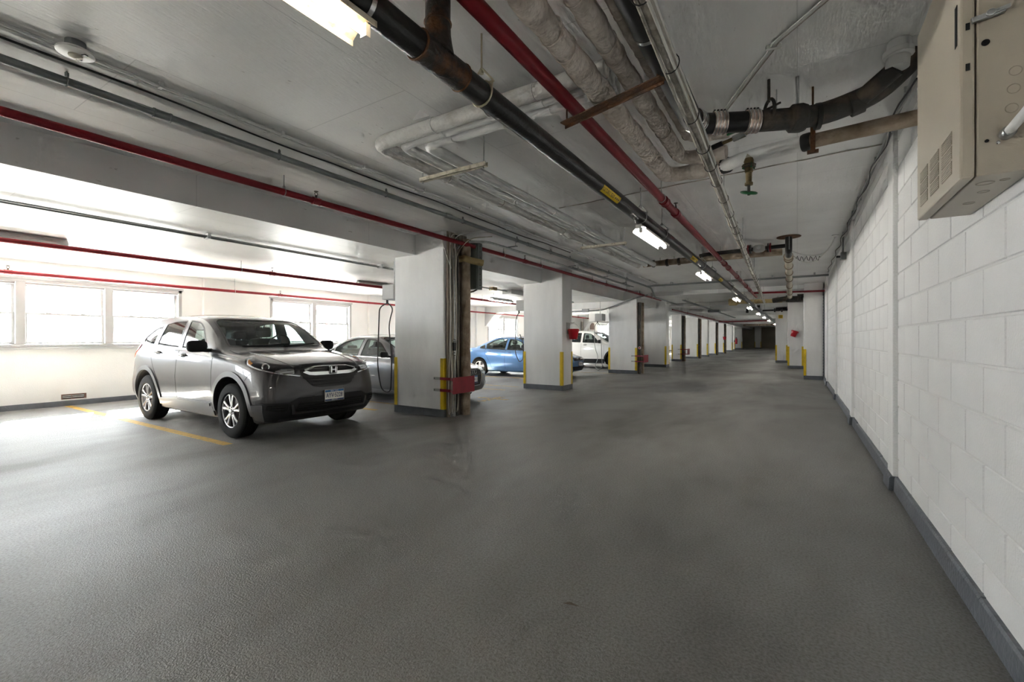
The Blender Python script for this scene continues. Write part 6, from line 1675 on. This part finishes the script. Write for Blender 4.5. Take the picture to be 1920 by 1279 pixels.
bucket((-4.905, 10.78, 1.315), (0, 0, 0.6), "red bucket hanging on the second column")
h = MB(); h.box(-5.06, -5.045, 10.68, 10.88, 1.45, 1.75); h.tube([(-5.05, 10.78, 1.735), (-4.9, 10.78, 1.735), (-4.88, 10.78, 1.76)], 0.008, 6)
tag(h.build("bucket_hook", "box_grey"), "grey wall hook holding the bucket on the second column", "hook")
bucket((-0.17, 23.78, 1.44), (0.15, 0.32, 0.3), "tilted red bucket hanging on a free-standing column")
h = MB(); h.box(0.10, 0.16, 23.985, 24.0, 1.7, 2.1); ap = Vector((-0.17, 23.78, 1.44)) + Matrix.Rotation(0.3, 3, "Z") @ Matrix.Rotation(0.32, 3, "Y") @ Matrix.Rotation(0.15, 3, "X") @ Vector((0, 0, 0.398)); h.tube([(0.13, 23.99, 2.0), (0.02, 23.86, 1.99), ap + Vector((0.01, 0.02, 0.10)), ap], 0.009, 6)
tag(h.build("bucket_hook", "white_plain"), "white bracket holding the tilted bucket", "hook")
bucket((-5.52, 44.6, 1.28), (0, 0, 0), "small far red bucket before the ninth column")
h = MB(); h.tube([(-5.52, 44.6, 1.68), (-5.52, 44.9, 1.74), (-5.72, 45.5, 1.74)], 0.012, 6)
tag(h.build("bucket_hook", "old_iron"), "dark arm holding the small far bucket", "hook")
sg = MB().box(-0.90, -0.69, 29.585, 29.60, 2.49, 2.68).build("yellow_sign", "sign_yellow"); tag(sg, "small yellow notice high on a free-standing column", "sign")
for k, w in enumerate((0.07, 0.085, 0.06)): MB().box(-0.795 - w, -0.795 + w, 29.583, 29.585, 2.63 - k * 0.05, 2.655 - k * 0.05).build("print_line", "print_black", sg)
ex = empty("fire_extinguisher", (-6.44, 61.42, 0.75))
MB().lathe([(0.001, 0), (0.11, 0.0), (0.12, 0.02), (0.12, 0.55), (0.06, 0.68), (0.03, 0.7), (0.001, 0.7)], (-6.3, 61.35, 0.75), n=16).build("cylinder", "bucket_red", ex, smooth=50)
MB().box(-6.36, -6.24, 61.32, 61.38, 1.45, 1.56).build("valve_head", "black_plastic", ex)
MB().tube([(-6.3, 61.3, 1.5), (-6.18, 61.25, 1.35), (-6.17, 61.25, 1.0)], 0.02, 6).build("hose", "rubber_black", ex, smooth=60)
MB().box(-6.55, -6.35, 61.40, 61.5, 1.0, 1.2).build("bracket", "old_iron", ex)
tag(ex, "red fire extinguisher on the eleventh column", "fire extinguisher")

# ================================================================== HOSES ON CEILING REELS
def hose(x, y, ztop, label, pts, box=(0.15, 0.17, 0.28), boxc=None, m="rubber_black", r=0.012):
    e = empty("charging_cable", (x, y, ztop))
    bx0 = boxc or (x, y)
    MB().box(bx0[0] - box[0], bx0[0] + box[0], bx0[1] - box[1], bx0[1] + box[1], ztop, ztop + box[2]).build("box", "box_grey", e, bevel=0.01)
    MB().tube([(bx0[0], bx0[1], ztop + box[2]), (bx0[0], bx0[1], ZB)], 0.014, 8).build("drop_rod", "galvanized", e)
    MB().tube([(x, y, ztop + 0.005), (x, y, ztop - 0.07)], 0.022, 10).build("gland", "rubber_black", e)
    MB().tube(round_path(pts, 0.25, 8), r, 8).build("cable", m, e, smooth=60)
    tag(e, label, "charging cable")
    return e
hose(-6.62, 6.05, 2.06, "black cable looping down beside the first column from a grey box", [(-6.62, 6.05, 2.0), (-6.80, 6.02, 1.93), (-6.86, 6.02, 0.75), (-6.74, 6.02, 0.33), (-6.5, 6.02, 0.30), (-6.46, 6.02, 0.9), (-6.56, 6.03, 1.6), (-6.46, 6.05, 1.9), (-6.60, 6.05, 2.0)], boxc=(-6.5, 6.12))
hose(-6.52, 10.72, 2.10, "black cable looping down beside the second column", [(-6.52, 10.72, 2.06), (-6.60, 10.7, 1.9), (-6.64, 10.7, 0.95), (-6.50, 10.7, 0.68), (-6.38, 10.7, 0.75), (-6.36, 10.7, 1.2), (-6.48, 10.7, 1.45)], boxc=(-6.38, 10.75))
hose(-6.62, 16.8, 2.02, "grey cable hanging in a long loop beside the third column", [(-6.62, 16.8, 1.98), (-6.74, 16.8, 1.85), (-6.74, 16.8, 1.0), (-6.58, 16.8, 0.6), (-6.72, 16.8, 0.3), (-6.62, 16.8, 0.06), (-6.42, 16.8, 0.2), (-6.46, 16.8, 0.9), (-6.50, 16.8, 1.8), (-6.60, 16.8, 1.97)], boxc=(-6.48, 16.72), m="conduit_grey")
dc = MB().prism(soft([(-7.9, 2.1), (-6.6, 2.1), (-6.6, 2.45), (-7.9, 2.45)], 0.05), 'y', 19.0, 26.0).build("ceiling_duct", "wall_paint", bevel=0.01)
tag(dc, "white boxed duct hanging over the white crossover", "duct")
for yy in (19.6, 25.2): MB().tube([(-7.25, yy, 2.45), (-7.25, yy, ZB)], 0.01, 6).build("hanger", "galvanized", dc)

lf = MB().add([(-0.985, 2.035, 0.003), (-0.96, 2.03, 0.008), (-0.925, 2.045, 0.004), (-0.95, 2.06, 0.006), (-0.955, 2.045, 0.014), (-0.90, 2.052, 0.004)], [(0, 1, 4), (1, 2, 4), (2, 3, 4), (3, 0, 4), (2, 5, 3), (0, 3, 2, 1)])
tag(lf.build("dry_leaf", "bark"), "tiny dry leaf lying on the open floor", "leaf")

# ================================================================== OUTSIDE THE WINDOWS
og = MB().box(-140, XW - 0.3, -80, 140, -3.3, -3.0).build("outside_ground", "outside_ground"); struct(og, "pale paved ground outside the windows", "ground")
def bare_tree(x, y, h, label, seed):
    rnd = random.Random(seed); m = MB()
    def grow(p, d, l, r, lev):
        q = p + d * l; m.tube([p, p.lerp(q, 0.5) + Vector((rnd.uniform(-.04, .04), rnd.uniform(-.04, .04), 0)) * l, q], r, 6, rr=[r, r * 0.8, r * 0.62])
        if lev == 0: return
        for _ in range(3 if lev > 1 else 2):
            v = (d + Vector((rnd.uniform(-.8, .8), rnd.uniform(-.8, .8), rnd.uniform(-.1, .55)))).normalized()
            grow(p.lerp(q, rnd.uniform(0.6, 1.0)), v, l * rnd.uniform(0.6, 0.8), r * 0.6, lev - 1)
    grow(Vector((x, y, -3.0)), Vector((0, 0, 1)), h * 0.42, 0.16, 5)
    o = m.build("bare_tree", "bark", smooth=60); tag(o, label, "tree", "bare trees outside")
bare_tree(-22, 16.2, 8, "leafless tree outside the window behind the silver sedan", 2)
bare_tree(-25, 36.0, 9, "leafless tree outside the window behind the blue sedan", 5)
for (x, y, w, d, h, lab) in ((-95, -8, 14, 20, 9, "low pale building far outside the first window"), (-100, 25, 14, 16, 12, "pale block far outside, left of centre of the first window"), (-92, 48, 14, 18, 10, "farther pale building outside the windows")):
    o = MB().box(x - w / 2, x + w / 2, y - d / 2, y + d / 2, -3.0, h).build("building", "outside_building"); tag(o, lab, "building", "distant buildings")
    MB().box(x - w / 2 - 0.4, x + w / 2 + 0.4, y - d / 2 - 0.4, y + d / 2 + 0.4, h, h + 0.5).build("roof", "roofing", o)
    for k in range(int(d // 4)):
        for j in range(int(h // 4)):
            MB().box(x + w / 2, x + w / 2 + 0.05, y - d / 2 + 1 + k * 4, y - d / 2 + 2.6 + k * 4, 0.5 + j * 4, 2.4 + j * 4).build("window_pane", "roofing", o)
